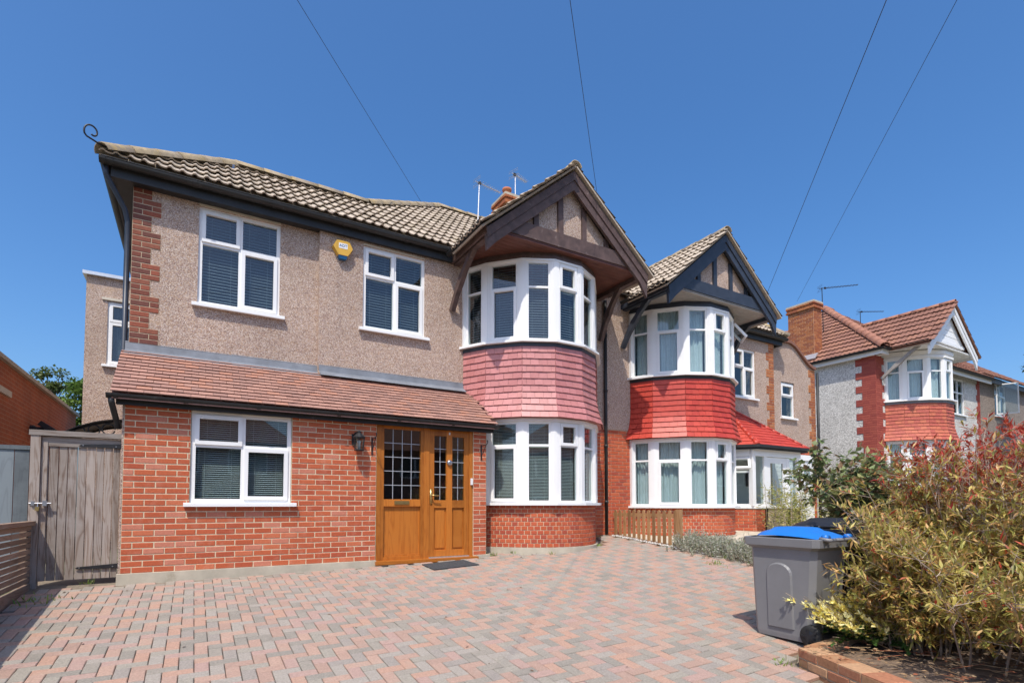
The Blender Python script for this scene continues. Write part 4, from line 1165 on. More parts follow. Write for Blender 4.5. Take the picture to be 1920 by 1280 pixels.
# one casement of the right return stands open
a, b = Vector(pts[5]), Vector(pts[6]); e = (b - a).normalized(); Mt = facet_mat(a + e * .08, b - e * .08, 4.78); w = (b - a).length - .16
ob = MB(); T = Matrix.Rotation(-R(40), 4, 'X'); h_ = .42; s = .045
ob.box(0, w, -.02, .03, -h_, -h_ + s); ob.box(0, w, -.02, .03, -s, 0); ob.box(0, s, -.02, .03, -h_ + s, -s); ob.box(w - s, w, -.02, .03, -h_ + s, -s)
xf(ob, Mt @ Matrix.Translation((0, -.06, .42)) @ T).build('open_casement', M['upvc'], h2)
pb = MB().box(s, w - s, 0, .008, -h_ + s, -s); xf(pb, Mt @ Matrix.Translation((0, -.06, .42)) @ T).build('casement_pane', M['glass'], h2)
gable(h2, B2, 0, -.07, M['paint_navy'], M['soffit_grey'], M['pebble'], rtb, M['ridge_tile'], limit=150)
fa = MB(); fa.box(12.4, 14.72, .765, .79, 5.37, 5.59); fa.box(12.4, 14.72, .79, .86, 5.38, 5.395); fa.box(14.69, 14.72, .79, 8, 5.37, 5.59); fa.build('eaves_fascia', M['paint_black'], h2)
gt = MB(); gt.half_gutter((12.4, .70, 5.55), (14.82, .70, 5.55), .062); gt.half_gutter((14.80, .68, 5.55), (14.80, 8, 5.55), .062); gt.build('eaves_gutter', M['paint_black'], h2)
rf = MB(); rf.add([(8.55, .66, ry(.66)), (14.80, .66, ry(.66)), (11.24, 4, ry(4)), (8.55, 4, ry(4))], [(0, 1, 2, 3)]); rf.add([(14.80, .66, ry(.66)), (14.80, 7.34, ry(.66)), (11.24, 4, ry(4))], [(0, 1, 2)]); rf.add([(8.55, 4, ry(4)), (11.24, 4, ry(4)), (14.8, 7.56, ry(.44)), (8.55, 7.56, ry(.44))], [(0, 1, 2, 3)])
roof2 = rf.build('main_roof', M['tile_brown'], h2)
slope_tiles(roof2, (8.55, .66, ry(.66) + .012), (1, 0, 0), (0, 1, RS), [(0, 0), (6.25, 0), (2.69, U(4)), (0, U(4))], rt, .30, .33, 0)
ridge_run(h2, (14.82, .64, ry(.64) + .05), (11.2, 4.03, ry(4.03) + .05), M['ridge_tile'], r=.13)
ridge_run(h2, (8.55, 4.0, ry(4) + .05), (11.24, 4.0, ry(4) + .05), M['ridge_tile'], r=.13)
# annex with the swept parapet
AY = 1.0
ax = MB(); prof = []
for i in range(25):
    t = i / 24; x = 14.42 + t * 2.22
    if t < .40: z = 5.42 + .18 * (1 - math.cos(math.pi * t / .40)) / 2
    else: z = 5.60 - .62 * (1 - math.cos(math.pi * (t - .40) / .60)) / 2
    prof.append((x, z))
AW = (14.98, 15.62, 3.44, 4.46)
for (xa, za), (xb, zb_) in zip(prof[:-1], prof[1:]):
    xm = (xa + xb) / 2
    lows = [(2.5, min(za, zb_))]
    ax.add([(xa, AY, 4.46), (xb, AY, 4.46), (xb, AY, zb_), (xa, AY, za), (xa, AY + .25, 4.46), (xb, AY + .25, 4.46), (xb, AY + .25, zb_), (xa, AY + .25, za)], [(0, 1, 2, 3), (3, 2, 6, 7), (5, 4, 7, 6)])
wall(ax, 14.42, 16.64, 2.0, 4.46, AY, AY + .25, [AW]); ax.box(16.4, 16.64, AY + .25, 6, 0, 4.9)
ax.build('annex_wall', M['pebble'], h2)
cp = MB(); vs_ = []; fs = []
for (x, z) in prof: vs_ += [(x, AY - .07, z + .005), (x, AY + .3, z + .005), (x, AY + .3, z + .085), (x, AY - .07, z + .085)]
for i in range(24):
    for q in range(4): fs.append((4*i + q, 4*i + (q + 1) % 4, 4*i + 4 + (q + 1) % 4, 4*i + 4 + q))
fs += [(3, 2, 1, 0), (96, 97, 98, 99)]
cp.add(vs_, fs).build('parapet_coping', M['tile_redbrown'], h2)
window(h2, TRS((14.99, AY, 3.445)), .62, 1.0, [(0, 1, .62, 1, True), (0, 1, 0, .62, False)], None, curtain=None)
quoin(h2, 16.66, 2.0, 4.95, AY - .01, 'brick_orange', True)
ag = MB(); wall(ag, 14.42, 16.64, 0, 2.0, AY, AY + .25, [(14.6, 16.35, 0, 1.995)]); ago = ag.build('annex_pier', M['brick_bay'], h2)
many(tm_brick(M['brick_bay']), brick_mats(14.42, 16.66, 2.42, 2.6, AY - .02, blen=.15, course=.2), ago, 0)
gd = MB(); gd.box(14.42, 16.40, AY - .06, AY + .03, .25, 2.38); gd.box(14.40, 16.45, AY - .10, AY - .06, 2.24, 2.40)
z = .4
while z < 2.2: gd.box(14.5, 16.35, AY - .068, AY - .06, z, z + .10); z += .115
gd.build('garage_door', M['upvc'], h2); MB().box(15.9, 16.2, AY - .075, AY - .07, 1.75, 2.05).build('garage_pane', M['glass'], h2)
# porch
ph = MB(); PPT = [(11.90, .60), (12.36, .04), (14.20, .04), (14.20, .99)]
ring(ph, offs(PPT, -.12), offs(PPT, 0), .1, .88); pho = ph.build('porch_wall', M['mortar_old'], h2)
e = (Vector(PPT[1]) - Vector(PPT[0])); bms = brick_mats(0, e.length, .2, .86, -.008, Mt=facet_mat(PPT[0], PPT[1], 0)) + brick_mats(12.36, 12.72, .2, .86, .032)
many(tb_bay, bms, pho, 0)
pf_ = MB(); ring(pf_, offs(PPT, -.10), offs(PPT, .03), .885, .94)
for p in ((11.93, .60), (12.33, .09), (12.78, .09), (13.70, .09), (14.14, .09)): pf_.box(p[0] - .06, p[0] + .06, p[1] - .05, p[1] + .06, .2 if p[0] > 12.5 else .94, 2.30)
ring(pf_, offs(PPT, -.10), offs(PPT, .02), 2.15, 2.34); pf_.box(13.76, 14.1, .05, .12, .2, .94); pf_.box(12.4, 12.74, .05, .12, .9, 1.0)
pfo = pf_.build('porch_frame', M['upvc'], h2)
Mt = facet_mat(PPT[0], PPT[1], .94); wv = e.length
sub = window(h2, Mt @ Matrix.Translation((.06, 0, 0)), wv - .13, 1.22, [(0, 1, .68, 1, True), (0, 1, 0, .68, False)], None, sill=False, room=False, open_light=0, inset=.0)
MB().box(12.42, 12.72, .085, .095, 1.0, 2.15).build('side_light', M['glass'], h2); MB().box(13.77, 14.08, .085, .095, .94, 2.15).build('side_light', M['glass'], h2)
pd = MB(); pd.box(12.84, 13.64, .05, .10, .18, .50); pd.box(12.84, 12.98, .05, .10, .5, 2.14); pd.box(13.50, 13.64, .05, .10, .5, 2.14); pd.box(12.98, 13.50, .05, .10, 2.0, 2.14); pd.box(12.98, 13.50, .05, .10, .5, .95)
pdo = pd.build('porch_door', M['upvc'], h2); MB().box(12.98, 13.50, .075, .085, .95, 2.0).build('door_pane', M['glass'], pdo); MB().box(12.88, 12.92, .02, .05, 1.1, 1.3).build('door_handle', M['steel'], pdo)
MB().box(12.0, 14.1, .84, .855, .2, 2.35).build('hall_door_wall', M['smooth_white'], h2)
MB().box(13.1, 13.42, .80, .83, 1.45, 1.80).build('hall_door_light', M['door_dark'], h2)
EV = offs(PPT, .16); ez = 2.40
pr = MB(); top = [(12.35, .85), (13.0, .85)]; tz = 3.36
P0 = (11.62, .85, ez); 
pA = Vector((EV[0][0], EV[0][1], ez)); pB = Vector((EV[1][0], EV[1][1], ez)); pC = Vector((EV[2][0], EV[2][1], ez)); pD = Vector((EV[3][0], .86, ez)); tA = Vector((12.45, .845, tz)); tB = Vector((12.75, .845, tz))
pr.add([pA, pB, pC, pD, tA, tB], [(0, 1, 4), (1, 2, 5, 4), (2, 3, 5)]); pro = pr.build('porch_roof', M['tile_red'], h2)
def tri_tiles(parent, base0, base1, apex_pts, tm, w, g):
    base0 = Vector(base0); base1 = Vector(base1); ud = (base1 - base0).normalized(); ap = [Vector(p) for p in apex_pts]
    q = ap[0] - base0; vd = (q - ud * q.dot(ud)).normalized()
    poly = [(0, 0), ((base1 - base0).length, 0)] + [((p - base0).dot(ud), (p - base0).dot(vd)) for p in ap]
    slope_tiles(parent, base0, ud, vd, poly, tm, w, g, 0, True, .001, 'tile', True)
tri_tiles(pro, pA, pB, [tA], thr, .165, .115); tri_tiles(pro, pB, pC, [tB, tA], thr, .165, .115)
ridge_run(h2, pB + Vector((0, 0, .02)), tA + Vector((0, 0, .03)), M['tile_red'], r=.07, seg=.16, name='bonnet_tile'); ridge_run(h2, pC + Vector((0, 0, .02)), tB + Vector((0, 0, .03)), M['tile_red'], r=.06, seg=.22, name='bonnet_tile')
pg = MB(); gp = offs(PPT, .20); ring(pg, offs(PPT, .12), offs(PPT, .145), 2.30, 2.395); ring(pg, offs(PPT, .15), gp, 2.345, 2.41); pg.build('porch_gutter', M['paint_black'], h2)
dp = MB(); dp.tube([(16.72, .95, 4.9), (16.72, .95, .4)], .04, 8); dp.build('annex_downpipe', M['paint_black'], h2, True)

# ================================================================== HOUSE 3 (white render), further up the street
HZ = .58
h3 = empty('semi_detached_house', (24.0, 4.0, .8)); tag(h3, 'white rendered house with orange-red tile-hung bay, white boarded gable and brown roof', 'house', 'houses along the street')
X3 = 19.94; B3 = 22.0
w3 = MB(); W4 = (25.7, 26.75, 4.45, 5.85)
wall(w3, X3, 28.2, .3, 6.15, .852, 1.1, [W4, (B3 - 1.38, B3 + 1.38, 4.5, 5.9), (B3 - 1.38, B3 + 1.38, 1.7, 3.0)]); w3.box(X3, X3 + .25, 1.1, 8.5, .3, 6.15); w3.box(X3, 28.2, 8.3, 8.5, .3, 6.1)
w3.build('render_wall', M['render_white'], h3)
quoin(h3, X3 - .012, .6, 5.98, .84, 'brick_painted', False, wide=.56, nar=.40, back='brick_painted')
# the quoin returns along the flank
mats = []; z = .6; k = 0; pb = MB(); tq = tm_brick(M['brick_painted'])
while z < 5.98:
    wq = .62 if (k // 3) % 2 == 0 else .42
    pb.box(X3 - .012, X3 + .02, .85, .85 + wq, z - .006, z + .0702)
    n = 3
    for q in range(n): mats.append(TRS((X3 + .013, .845 + wq * (q + .5) / n, z + .033), Matrix.Rotation(-math.pi / 2, 4, 'Z'), ((wq / n - .01) / .215, 1, 1)))
    z += .0762; k += 1
qo = pb.build('quoin_return', M['brick_painted'], h3); many(tq, mats, qo, 0)
quoin(h3, 28.2, .6, 5.98, .84, 'brick_painted', True, back='brick_painted')
window(h3, TRS((25.70, .852, 4.46)), 1.05, 1.39, [(0, .5, .62, 1, False), (.5, 1, .62, 1, False), (0, .5, 0, .62, False), (.5, 1, 0, .62, False)], None)
pts = [(B3 + p[0], p[1]) for p in BP]
bay_sill(h3, B3, 0, 1.02 + HZ, out=.1)
bay_base(h3, B3, 0, .5, .8, 1.5, tm_brick(M['brick_bay']), None, 0)
bay_glazing(h3, B3, 0, 1.02 + HZ, 2.43 + HZ, 2.0 + HZ, None, 'curtain', 'bay_window')
bm_ = MB(); ring(bm_, offs(pts, -.1), offs(pts, .05), 2.43 + HZ, 2.485 + HZ); slab(bm_, offs(pts, -.02), 2.5 + HZ, 2.55 + HZ); bm_.build('bay_head', M['upvc'], h3)
hung_tiles(h3, B3, 0, 3.72 + HZ, 2.485 + HZ, flat_tile(M['tile_orangered'], .165, .15, .012, 'tile', .010), 11, limit=0)
bb = MB(); ring(bb, offs(pts, -.1), offs(pts, .05), 3.70 + HZ, 3.78 + HZ); bb.build('lead_band', M['lead'], h3)
bay_sill(h3, B3, 0, 3.82 + HZ, out=.12, th=.045)
bay_glazing(h3, B3, 0, 3.82 + HZ, 5.18 + HZ, 4.75 + HZ, None, 'curtain', 'bay_window')
bh = MB(); ring(bh, offs(pts, -.1), offs(pts, .06), 5.18 + HZ, 5.24 + HZ); ring(bh, offs(pts, -.1), offs(pts, .03), 5.24 + HZ, 5.30 + HZ); ring(bh, offs(pts, -.1), offs(pts, .06), 5.30 + HZ, 5.42 + HZ); bh.build('bay_cornice', M['smooth_white'], h3)
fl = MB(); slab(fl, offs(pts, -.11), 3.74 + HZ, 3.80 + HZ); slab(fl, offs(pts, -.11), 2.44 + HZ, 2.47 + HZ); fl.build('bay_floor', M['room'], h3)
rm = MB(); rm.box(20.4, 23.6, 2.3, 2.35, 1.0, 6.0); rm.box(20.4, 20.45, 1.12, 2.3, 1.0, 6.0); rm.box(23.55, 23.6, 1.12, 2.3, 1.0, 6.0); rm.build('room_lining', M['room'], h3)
rtr = roll_tile(M['tile_redbrown'], .30, .37, .022)
gable(h3, B3, 0, HZ, M['upvc'], M['smooth_white'], M['smooth_white'], rtr, M['ridge_red'], boards=True, limit=0, brackets=False, gut='paint_black')
bracket(h3, (B3 - 1.66, -.25, 5.43 + HZ), (B3 - 1.75, .82, 4.55 + HZ), (0, .02, .02), M['soffit_grey'], .08, .10)
rz = lambda y: 5.49 + HZ + RS * (y - .5)
rf = MB(); xl, xr = X3 - .22, 28.6; yr = 4.6
rf.add([(xl, .44, rz(.44)), (xr, .44, rz(.44)), (xr - 4.16, yr, rz(yr)), (xl + 4.16, yr, rz(yr))], [(0, 1, 2, 3)]); rf.add([(xl, 8.76, rz(.44)), (xl, .44, rz(.44)), (xl + 4.16, yr, rz(yr))], [(0, 1, 2)]); rf.add([(xl + 4.16, yr, rz(yr)), (xr - 4.16, yr, rz(yr)), (xr, 8.76, rz(.44)), (xl, 8.76, rz(.44))], [(0, 1, 2, 3)]); rf.add([(xr, .44, rz(.44)), (xr, 8.76, rz(.44)), (xr - 4.16, yr, rz(yr))], [(0, 1, 2)])
r3 = rf.build('main_roof', M['tile_redbrown'], h3); S = math.sqrt(1 + RS * RS)
slope_tiles(r3, (xl, .44, rz(.44) + .012), (1, 0, 0), (0, 1, RS), [(0, 0), (xr - xl, 0), (xr - xl - 4.16, 4.16 * S), (4.16, 4.16 * S)], rtr, .30, .33, 0)
slope_tiles(r3, (xl, 8.76, rz(.44) + .012), (0, -1, 0), (1, 0, RS), [(0, 0), (8.32, 0), (4.16, 4.16 * S)], rtr, .30, .33, 0)
ridge_run(h3, (xl, .44, rz(.44) + .06), (xl + 4.16, yr, rz(yr) + .06), M['ridge_red'], r=.16, seg=.45); ridge_run(h3, (xl + 4.16, yr, rz(yr) + .06), (xr - 4.16, yr, rz(yr) + .06), M['ridge_red'], r=.14)
fa = MB(); fa.box(xl + .04, B3 - 1.8, .56, .59, 5.28 + HZ, 5.47 + HZ); fa.box(xl + .04, xl + .07, .59, 8.7, 5.28 + HZ, 5.47 + HZ); fa.box(xl + .07, X3, .59, 8.7, 5.30 + HZ, 5.32 + HZ); fa.box(xl + .07, B3 - 1.8, .59, .85, 5.30 + HZ, 5.32 + HZ); fa.box(B3 + 1.8, xr - .04, .56, .59, 5.28 + HZ, 5.47 + HZ); fa.build('eaves_fascia', M['smooth_white'], h3)
gt = MB(); gt.half_gutter((xl - .03, 8.7, 5.46 + HZ), (xl - .03, .44, 5.46 + HZ), .06); gt.half_gutter((xl, .48, 5.46 + HZ), (B3 - 1.85, .48, 5.46 + HZ), .06); gt.half_gutter((B3 + 1.85, .48, 5.46 + HZ), (xr, .48, 5.46 + HZ), .06); gt.build('eaves_gutter', M['paint_black'], h3)
chimney(h3, 20.02, 20.53, 2.89, 3.86, 6.0, 8.40, 'brick_orange')
MB().prism([(19.82, 2.75, 6.20), (19.82, 3.5, 6.20), (20.02, 3.5, 6.42), (20.02, 2.75, 6.42)], (-.02, 0, .03)).build('lead_flashing', M['aluminium'], h3)
aerial((20.75, 2.95, 7.4), (20.72, 2.95, 9.05), (.8, -.45, .10), 1.5, 'dark mast with a long aerial beside the orange brick chimney up the street', 'iron', 10)

# ================================================================== HOUSE 4 and beyond
h4 = empty('semi_detached_house', (33, 4, 1)); tag(h4, 'grey pebbledash house with low red roof beyond the white house at the right', 'house', 'houses along the street')
w4 = MB(); W5 = (31.2, 32.5, 4.9, 6.4)
wall(w4, 29.6, 37.5, .4, 6.45, 1.3, 1.6, [W5]); w4.box(29.6, 29.85, 1.6, 9, .4, 6.45); w4.build('pebble_wall', M['pebble_far'], h4)
window(h4, TRS((31.2, 1.3, 4.91)), 1.3, 1.48, L4, None)
oc = MB(); s = .05
oc.box(0, .75, 0, .05, 0, s); oc.box(0, .75, 0, .05, 1.35 - s, 1.35); oc.box(0, s, 0, .05, s, 1.35 - s); oc.box(.75 - s, .75, 0, .05, s, 1.35 - s)
Tm = Matrix.Translation((31.2, 1.25, 4.95)) @ Matrix.Rotation(R(-70), 4, 'Z')
xf(oc, Tm).build('open_casement', M['upvc'], h4); xf(MB().box(s, .75 - s, .02, .03, s, 1.35 - s), Tm).build('casement_pane', M['glass'], h4)
rf = MB(); q = lambda y: 6.45 + .7 * (y - 1.0)
rf.add([(29.2, 1.0, q(1)), (38, 1.0, q(1)), (38, 5.3, q(5.3)), (33.3, 5.3, q(5.3))], [(0, 1, 2, 3)]); rf.add([(29.2, 9.6, q(1)), (29.2, 1.0, q(1)), (33.3, 5.3, q(5.3))], [(0, 1, 2)])
r4 = rf.build('main_roof', M['tile_redbrown'], h4)
slope_tiles(r4, (29.2, 1.0, q(1) + .012), (1, 0, 0), (0, 1, .7), [(0, 0), (8.8, 0), (8.8, 5.2), (4.1, 5.2)], rtr, .30, .33, 0)
fa = MB(); fa.box(29.25, 38, 1.05, 1.1, 6.22, 6.44); fa.box(29.25, 29.3, 1.1, 9, 6.22, 6.44); fa.build('eaves_fascia', M['paint_black'], h4)
aerial((26.6, 4.5, 9.0), (26.6, 4.5, 9.75), (.8, -.45, .02), 1.2, 'thin aerial behind the white boarded gable of the far house', 'iron', 8)

# ================================================================== rear wing, left neighbour, gate, fences
rw = empty('rear_wing', (-.6, 6.1, 0)); tag(rw, 'tall flat-topped pebbledash rear wing showing left of the brick quoin', 'building')
mb = MB(); wall(mb, -1.27, .4, 0, 5.78, 6.0, 6.3, [(-.90, .2, 3.92, 5.30)]); mb.box(-1.27, -1.0, 6.3, 9, 0, 5.78); mb.build('pebble_wall', M['pebble'], rw)
MB().box(-1.33, .45, 5.92, 6.4, 5.78, 5.85).build('coping', M['aluminium'], rw)
window(rw, TRS((-.90, 6.0, 3.93)), 1.1, 1.36, [(0, .5, .68, 1, True), (.5, 1, .68, 1, False), (0, .5, 0, .68, True), (.5, 1, 0, .68, False)], 'blind')
MB().box(-1.0, .3, 5.97, 6.02, 5.31, 5.36).build('window_lintel', M['stone_cream'], rw)
mt, nt, b = newmat('brick_far'); p = wpos(nt)
sx = nt.nodes.new('ShaderNodeSeparateXYZ'); nt.links.new(p, sx.inputs[0]); cb = nt.nodes.new('ShaderNodeCombineXYZ'); nt.links.new(sx.outputs[1], cb.inputs[0]); nt.links.new(sx.outputs[2], cb.inputs[1])
bt = nt.nodes.new('ShaderNodeTexBrick'); bt.inputs['Scale'].default_value = 1; bt.inputs['Brick Width'].default_value = .225; bt.inputs['Row Height'].default_value = .075; bt.inputs['Mortar Size'].default_value = .006
bt.inputs['Color1'].default_value = (.40, .10, .035, 1); bt.inputs['Color2'].default_value = (.33, .085, .035, 1); bt.inputs['Mortar'].default_value = (.40, .20, .11, 1)
nt.links.new(cb.outputs[0], bt.inputs['Vector']); 
n1 = noise(nt, p, 1.5, 5); rr = ramp(nt, [(.3, (.8,) * 3), (.7, (1.15,) * 3)]); nt.links.new(n1, rr.inputs[0])
nt.links.new(mixc(nt, bt.outputs['Color'], rr.outputs[0], 1.0, 'MULTIPLY'), b.inputs['Base Color']); b.inputs['Roughness'].default_value = .9; bump(nt, b, bt.outputs['Fac'], -.4, .01)
M['brick_far'] = mt
nb = empty('neighbour_extension', (-3.0, 6, 0)); tag(nb, 'orange brick side wall with pale coping at the far left behind the gate', 'building')
MB().box(-4.5, -2.0, 2.0, 10.2, 0, 3.33).build('brick_wall', M['brick_far'], nb)
MB().box(-4.55, -1.93, 1.95, 10.3, 3.33, 3.40).build('coping', M['concrete'], nb)
MB().box(-2.02, -1.965, 3.1, 4.2, 2.80, 2.9).build('window_sill', M['stone_cream'], nb)
MB().prism([(-4.6, 2.0, 3.7), (-2.15, 2.0, 3.42), (-2.15, 4.05, 3.42), (-4.6, 4.05, 5.2)], (0, 0, .08)).build('roof_verge', M['paint_black'], nb)
sl_ = empty('security_light', (-1.99, 5.6, 2.3)); tag(sl_, 'small black security lamp on the orange brick side wall', 'lamp')
mb = MB(); mb.lathe((-2.0, 5.65, 2.44), [(.08, 0), (.08, .05), (.05, .09), (.05, .2), (.07, .22)], 10, 'x'); mb.build('mount', M['iron'], sl_)
mb = MB(); mb.obox(TRS((-1.72, 5.5, 2.47), Matrix.Rotation(R(35), 4, 'Y')), .26, .22, .1); mb.obox(TRS((-1.74, 5.55, 2.33), Matrix.Rotation(R(-30), 4, 'Y')), .12, .14, .1); mb.build('head', M['iron'], sl_)
# gate
ga = empty('side_gate', (-.42, .12, 0)); tag(ga, 'weathered grey timber side gate with black strap hinges between fence and house', 'gate')
x = -.775
wds = [.062, .088, .084, .090, .086, .088, .082, .086, .072]; 
for i, w in enumerate(wds):
    mb = MB(); mb.obox(TRS((x + w / 2, .125, (.085 + 1.70) / 2)), w - .008, .022 + .006 * (i % 2), 1.70 - .085); mb.build('board', M['grey_wood'], ga); x += w
MB().box(-.78, -.035, .105, .145, 1.70, 1.765).build('top_rail', M['grey_wood_h'], ga)
MB().box(-.78, -.725, .095, .114, .085, 1.70).build('stile', M['grey_wood'], ga)
MB().box(-.72, -.30, .098, .114, 1.655, 1.70).build('upper_ledge', M['grey_wood_h'], ga)
pb = MB().box(-.875, -.785, .07, .17, -.1, 1.775); pb.build('gate_post', M['grey_wood'], ga)
MB().box(-.89, -.02, .06, .18, 1.775, 1.835).build('gate_lintel', M['grey_wood_h'], ga)
for z, sg in ((1.685, 1), (.225, 1)):
    mb = MB(); mb.prism([(-.03, .092, z - .028), (-.03, .092, z + .028), (-.42, .092, z + .004), (-.44, .092, z - .012), (-.42, .092, z - .022)][::-1], (0, .008, 0))
    mb.box(-.035, -.018, .085, .1, z - .035, z + .035); hg = mb.build('strap_hinge', M['iron'], ga)
    for q in (-.08, -.40): MB().lathe((q, .092, z - .006), [(.008, 0), (.006, -.006)], 8, 'y').build('bolt', M['steel'], hg)
mb = MB(); mb.tube([(-.87, .06, .985), (-.67, .06, .985)], .009, 8); mb.box(-.85, -.82, .05, .075, .96, 1.01); mb.box(-.75, -.71, .05, .1, .955, 1.015); mb.tube([(-.79, .055, .985), (-.79, .045, .94)], .005, 6); mb.build('sliding_bolt', M['steel'], ga)
MB().box(-.81, -.775, .035, .058, .90, .945).build('padlock', M['brass'], ga)
# canopy bracket behind the gate
cn = empty('canopy_bracket', (-.1, 1.2, 1.95)); tag(cn, 'arched black scrollwork canopy over the path behind the side gate', 'canopy')
mb = MB(); cp_ = [(-.09 - .80 * t, 1.25, 2.14 - .30 * t * t) for t in [i / 14 for i in range(15)]]
mb.tube(cp_, .018, 6); mb.tube([(p[0], 1.9, p[2]) for p in cp_], .018, 6); mb.tube([(-.09, 1.25, 1.90), (-.55, 1.25, 1.95)], .012, 6); mb.box(-.12, -.06, 1.22, 1.28, 1.80, 2.17)
for q in (.2, .36, .52):
    xx = -.09 - q; rr_ = .085 - .05 * q
    mb.tube([(xx + rr_ * math.cos(a), 1.25, 2.03 - .2 * q * q + rr_ * math.sin(a)) for a in [k * .5 for k in range(13)]], .009, 5)
mb.build('scrollwork', M['iron'], cn)
mb = MB(); vs_ = []; fs = []
for p in cp_: vs_ += [(p[0], 1.2, p[2] + .022), (p[0], 1.95, p[2] + .022), (p[0], 1.95, p[2] + .03), (p[0], 1.2, p[2] + .03)]
for i in range(14):
    for q in range(4): fs.append((4*i + q, 4*i + (q + 1) % 4, 4*i + 4 + (q + 1) % 4, 4*i + 4 + q))
mb.add(vs_, fs); mb.build('canopy_sheet', M['iron'], cn)
# slatted fence along the boundary
sf = empty('slatted_fence', (-.86, -1.4, 0)); tag(sf, 'low brown horizontal slat fence at the left edge of the drive', 'fence')
MB().box(-.885, -.80, -3.6, .06, .735, .782).build('top_slat', M['slat_wood'], sf)
tm_ = Tmpl('slat', *chbox(.02, 3.64, .048), M['slat_wood'])
for k in range(10): tm_.place(TRS((-.845, -1.77, .702 - .0655 * k), Matrix.Rotation(random.uniform(-.0015, .0015), 4, 'X')), sf)
MB().box(-.86, -.83, -3.6, .06, -.30, .068).build('gravel_board', M['slat_wood'], sf)
tpst = Tmpl('post', *chbox(.06, .06, 1.1), M['slat_wood'])
for y in (.02, -1.7, -3.4): tpst.place(TRS((-.895, y, .2)), sf)
# painted panel
pn = empty('panel_fence', (-1.6, .62, 0)); tag(pn, 'blue-grey painted close boarded panel left of the gate', 'fence')
x = -2.4
while x < -.99: MB().box(x, x + .135, .60, .62, 0, 1.64).build('board', M['panel_grey'], pn); x += .142
MB().box(-2.4, -.98, .585, .635, 1.64, 1.69).build('cap_rail', M['panel_grey'], pn)
# picket fence between the two front gardens
pk = empty('picket_fence', (8.56, -.1, .2)); tag(pk, 'short brown picket fence between the drive and the next house', 'fence')
yv = [.70 - .1375 * i for i in range(13)]
vs2 = []; n = 6; prof_ = [(-.036, 0), (.036, 0), (.036, .54)] + [(.036 * math.cos(math.pi * q / 6), .54 + .036 * math.sin(math.pi * q / 6)) for q in range(1, 6)] + [(-.036, .54)]
k = len(prof_); tk = Tmpl('picket', [(-.01, p[0], p[1]) for p in prof_] + [(.01, p[0], p[1]) for p in prof_], [tuple(range(k))[::-1], tuple(range(k, 2 * k))] + [(i, (i + 1) % k, k + (i + 1) % k, k + i) for i in range(k)], M['picket_wood'])
for y in yv:
    zb_ = gz(8.5, y) + .05; tk.place(TRS((8.53, y, zb_), None, (1, 1, (.865 - zb_) / .576)), pk)
MB().box(8.545, 8.58, -1.0, .80, .73, .80).build('rail', M['picket_wood'], pk)
mb = MB(); mb.prism([(8.515, .8, .235), (8.515, -1.0, .10), (8.515, -1.0, .19), (8.515, .8, .33)], (.03, 0, 0)); mb.build('bottom_rail', M['picket_wood'], pk)
MB().box(8.50, 8.58, -1.08, -.98, .05, .88).build('post', M['picket_wood'], pk)
# white gravel along its foot
gr = MB(); gv, gf = chbox(1, 1, 1)
for i in range(420):
    y = random.uniform(-2.0, .75); x = 8.47 + random.gauss(0, .035); s = random.uniform(.012, .03)
    Mx = Matrix.Translation((x, y, gz(x, y) + .035)) @ Matrix.Rotation(random.uniform(0, 6), 4, 'Z') @ Matrix.Rotation(random.uniform(0, 1), 4, 'X') @ Matrix.Diagonal((s, s * .8, s * .6, 1))
    gr.add([Mx @ Vector(v) for v in gv], gf)
o = gr.build('gravel_strip', M['gravel'], stuff=True); tag(o, 'white gravel chips strewn along the foot of the picket fence', 'gravel')
# fence beyond the annex
bf = empty('boarded_fence', (17.8, -.3, .4)); tag(bf, 'pale weathered upright board fence behind the bins, right of the annex', 'fence')
x = 16.9
while x < 19.9: MB().box(x, x + .14, .42, .445, .2, 1.75 + random.uniform(-.01, .01)).build('board', M['grey_wood'], bf); x += .148
MB().box(16.9, 19.95, .446, .49, 1.4, 1.47).build('rail', M['grey_wood_h'], bf)

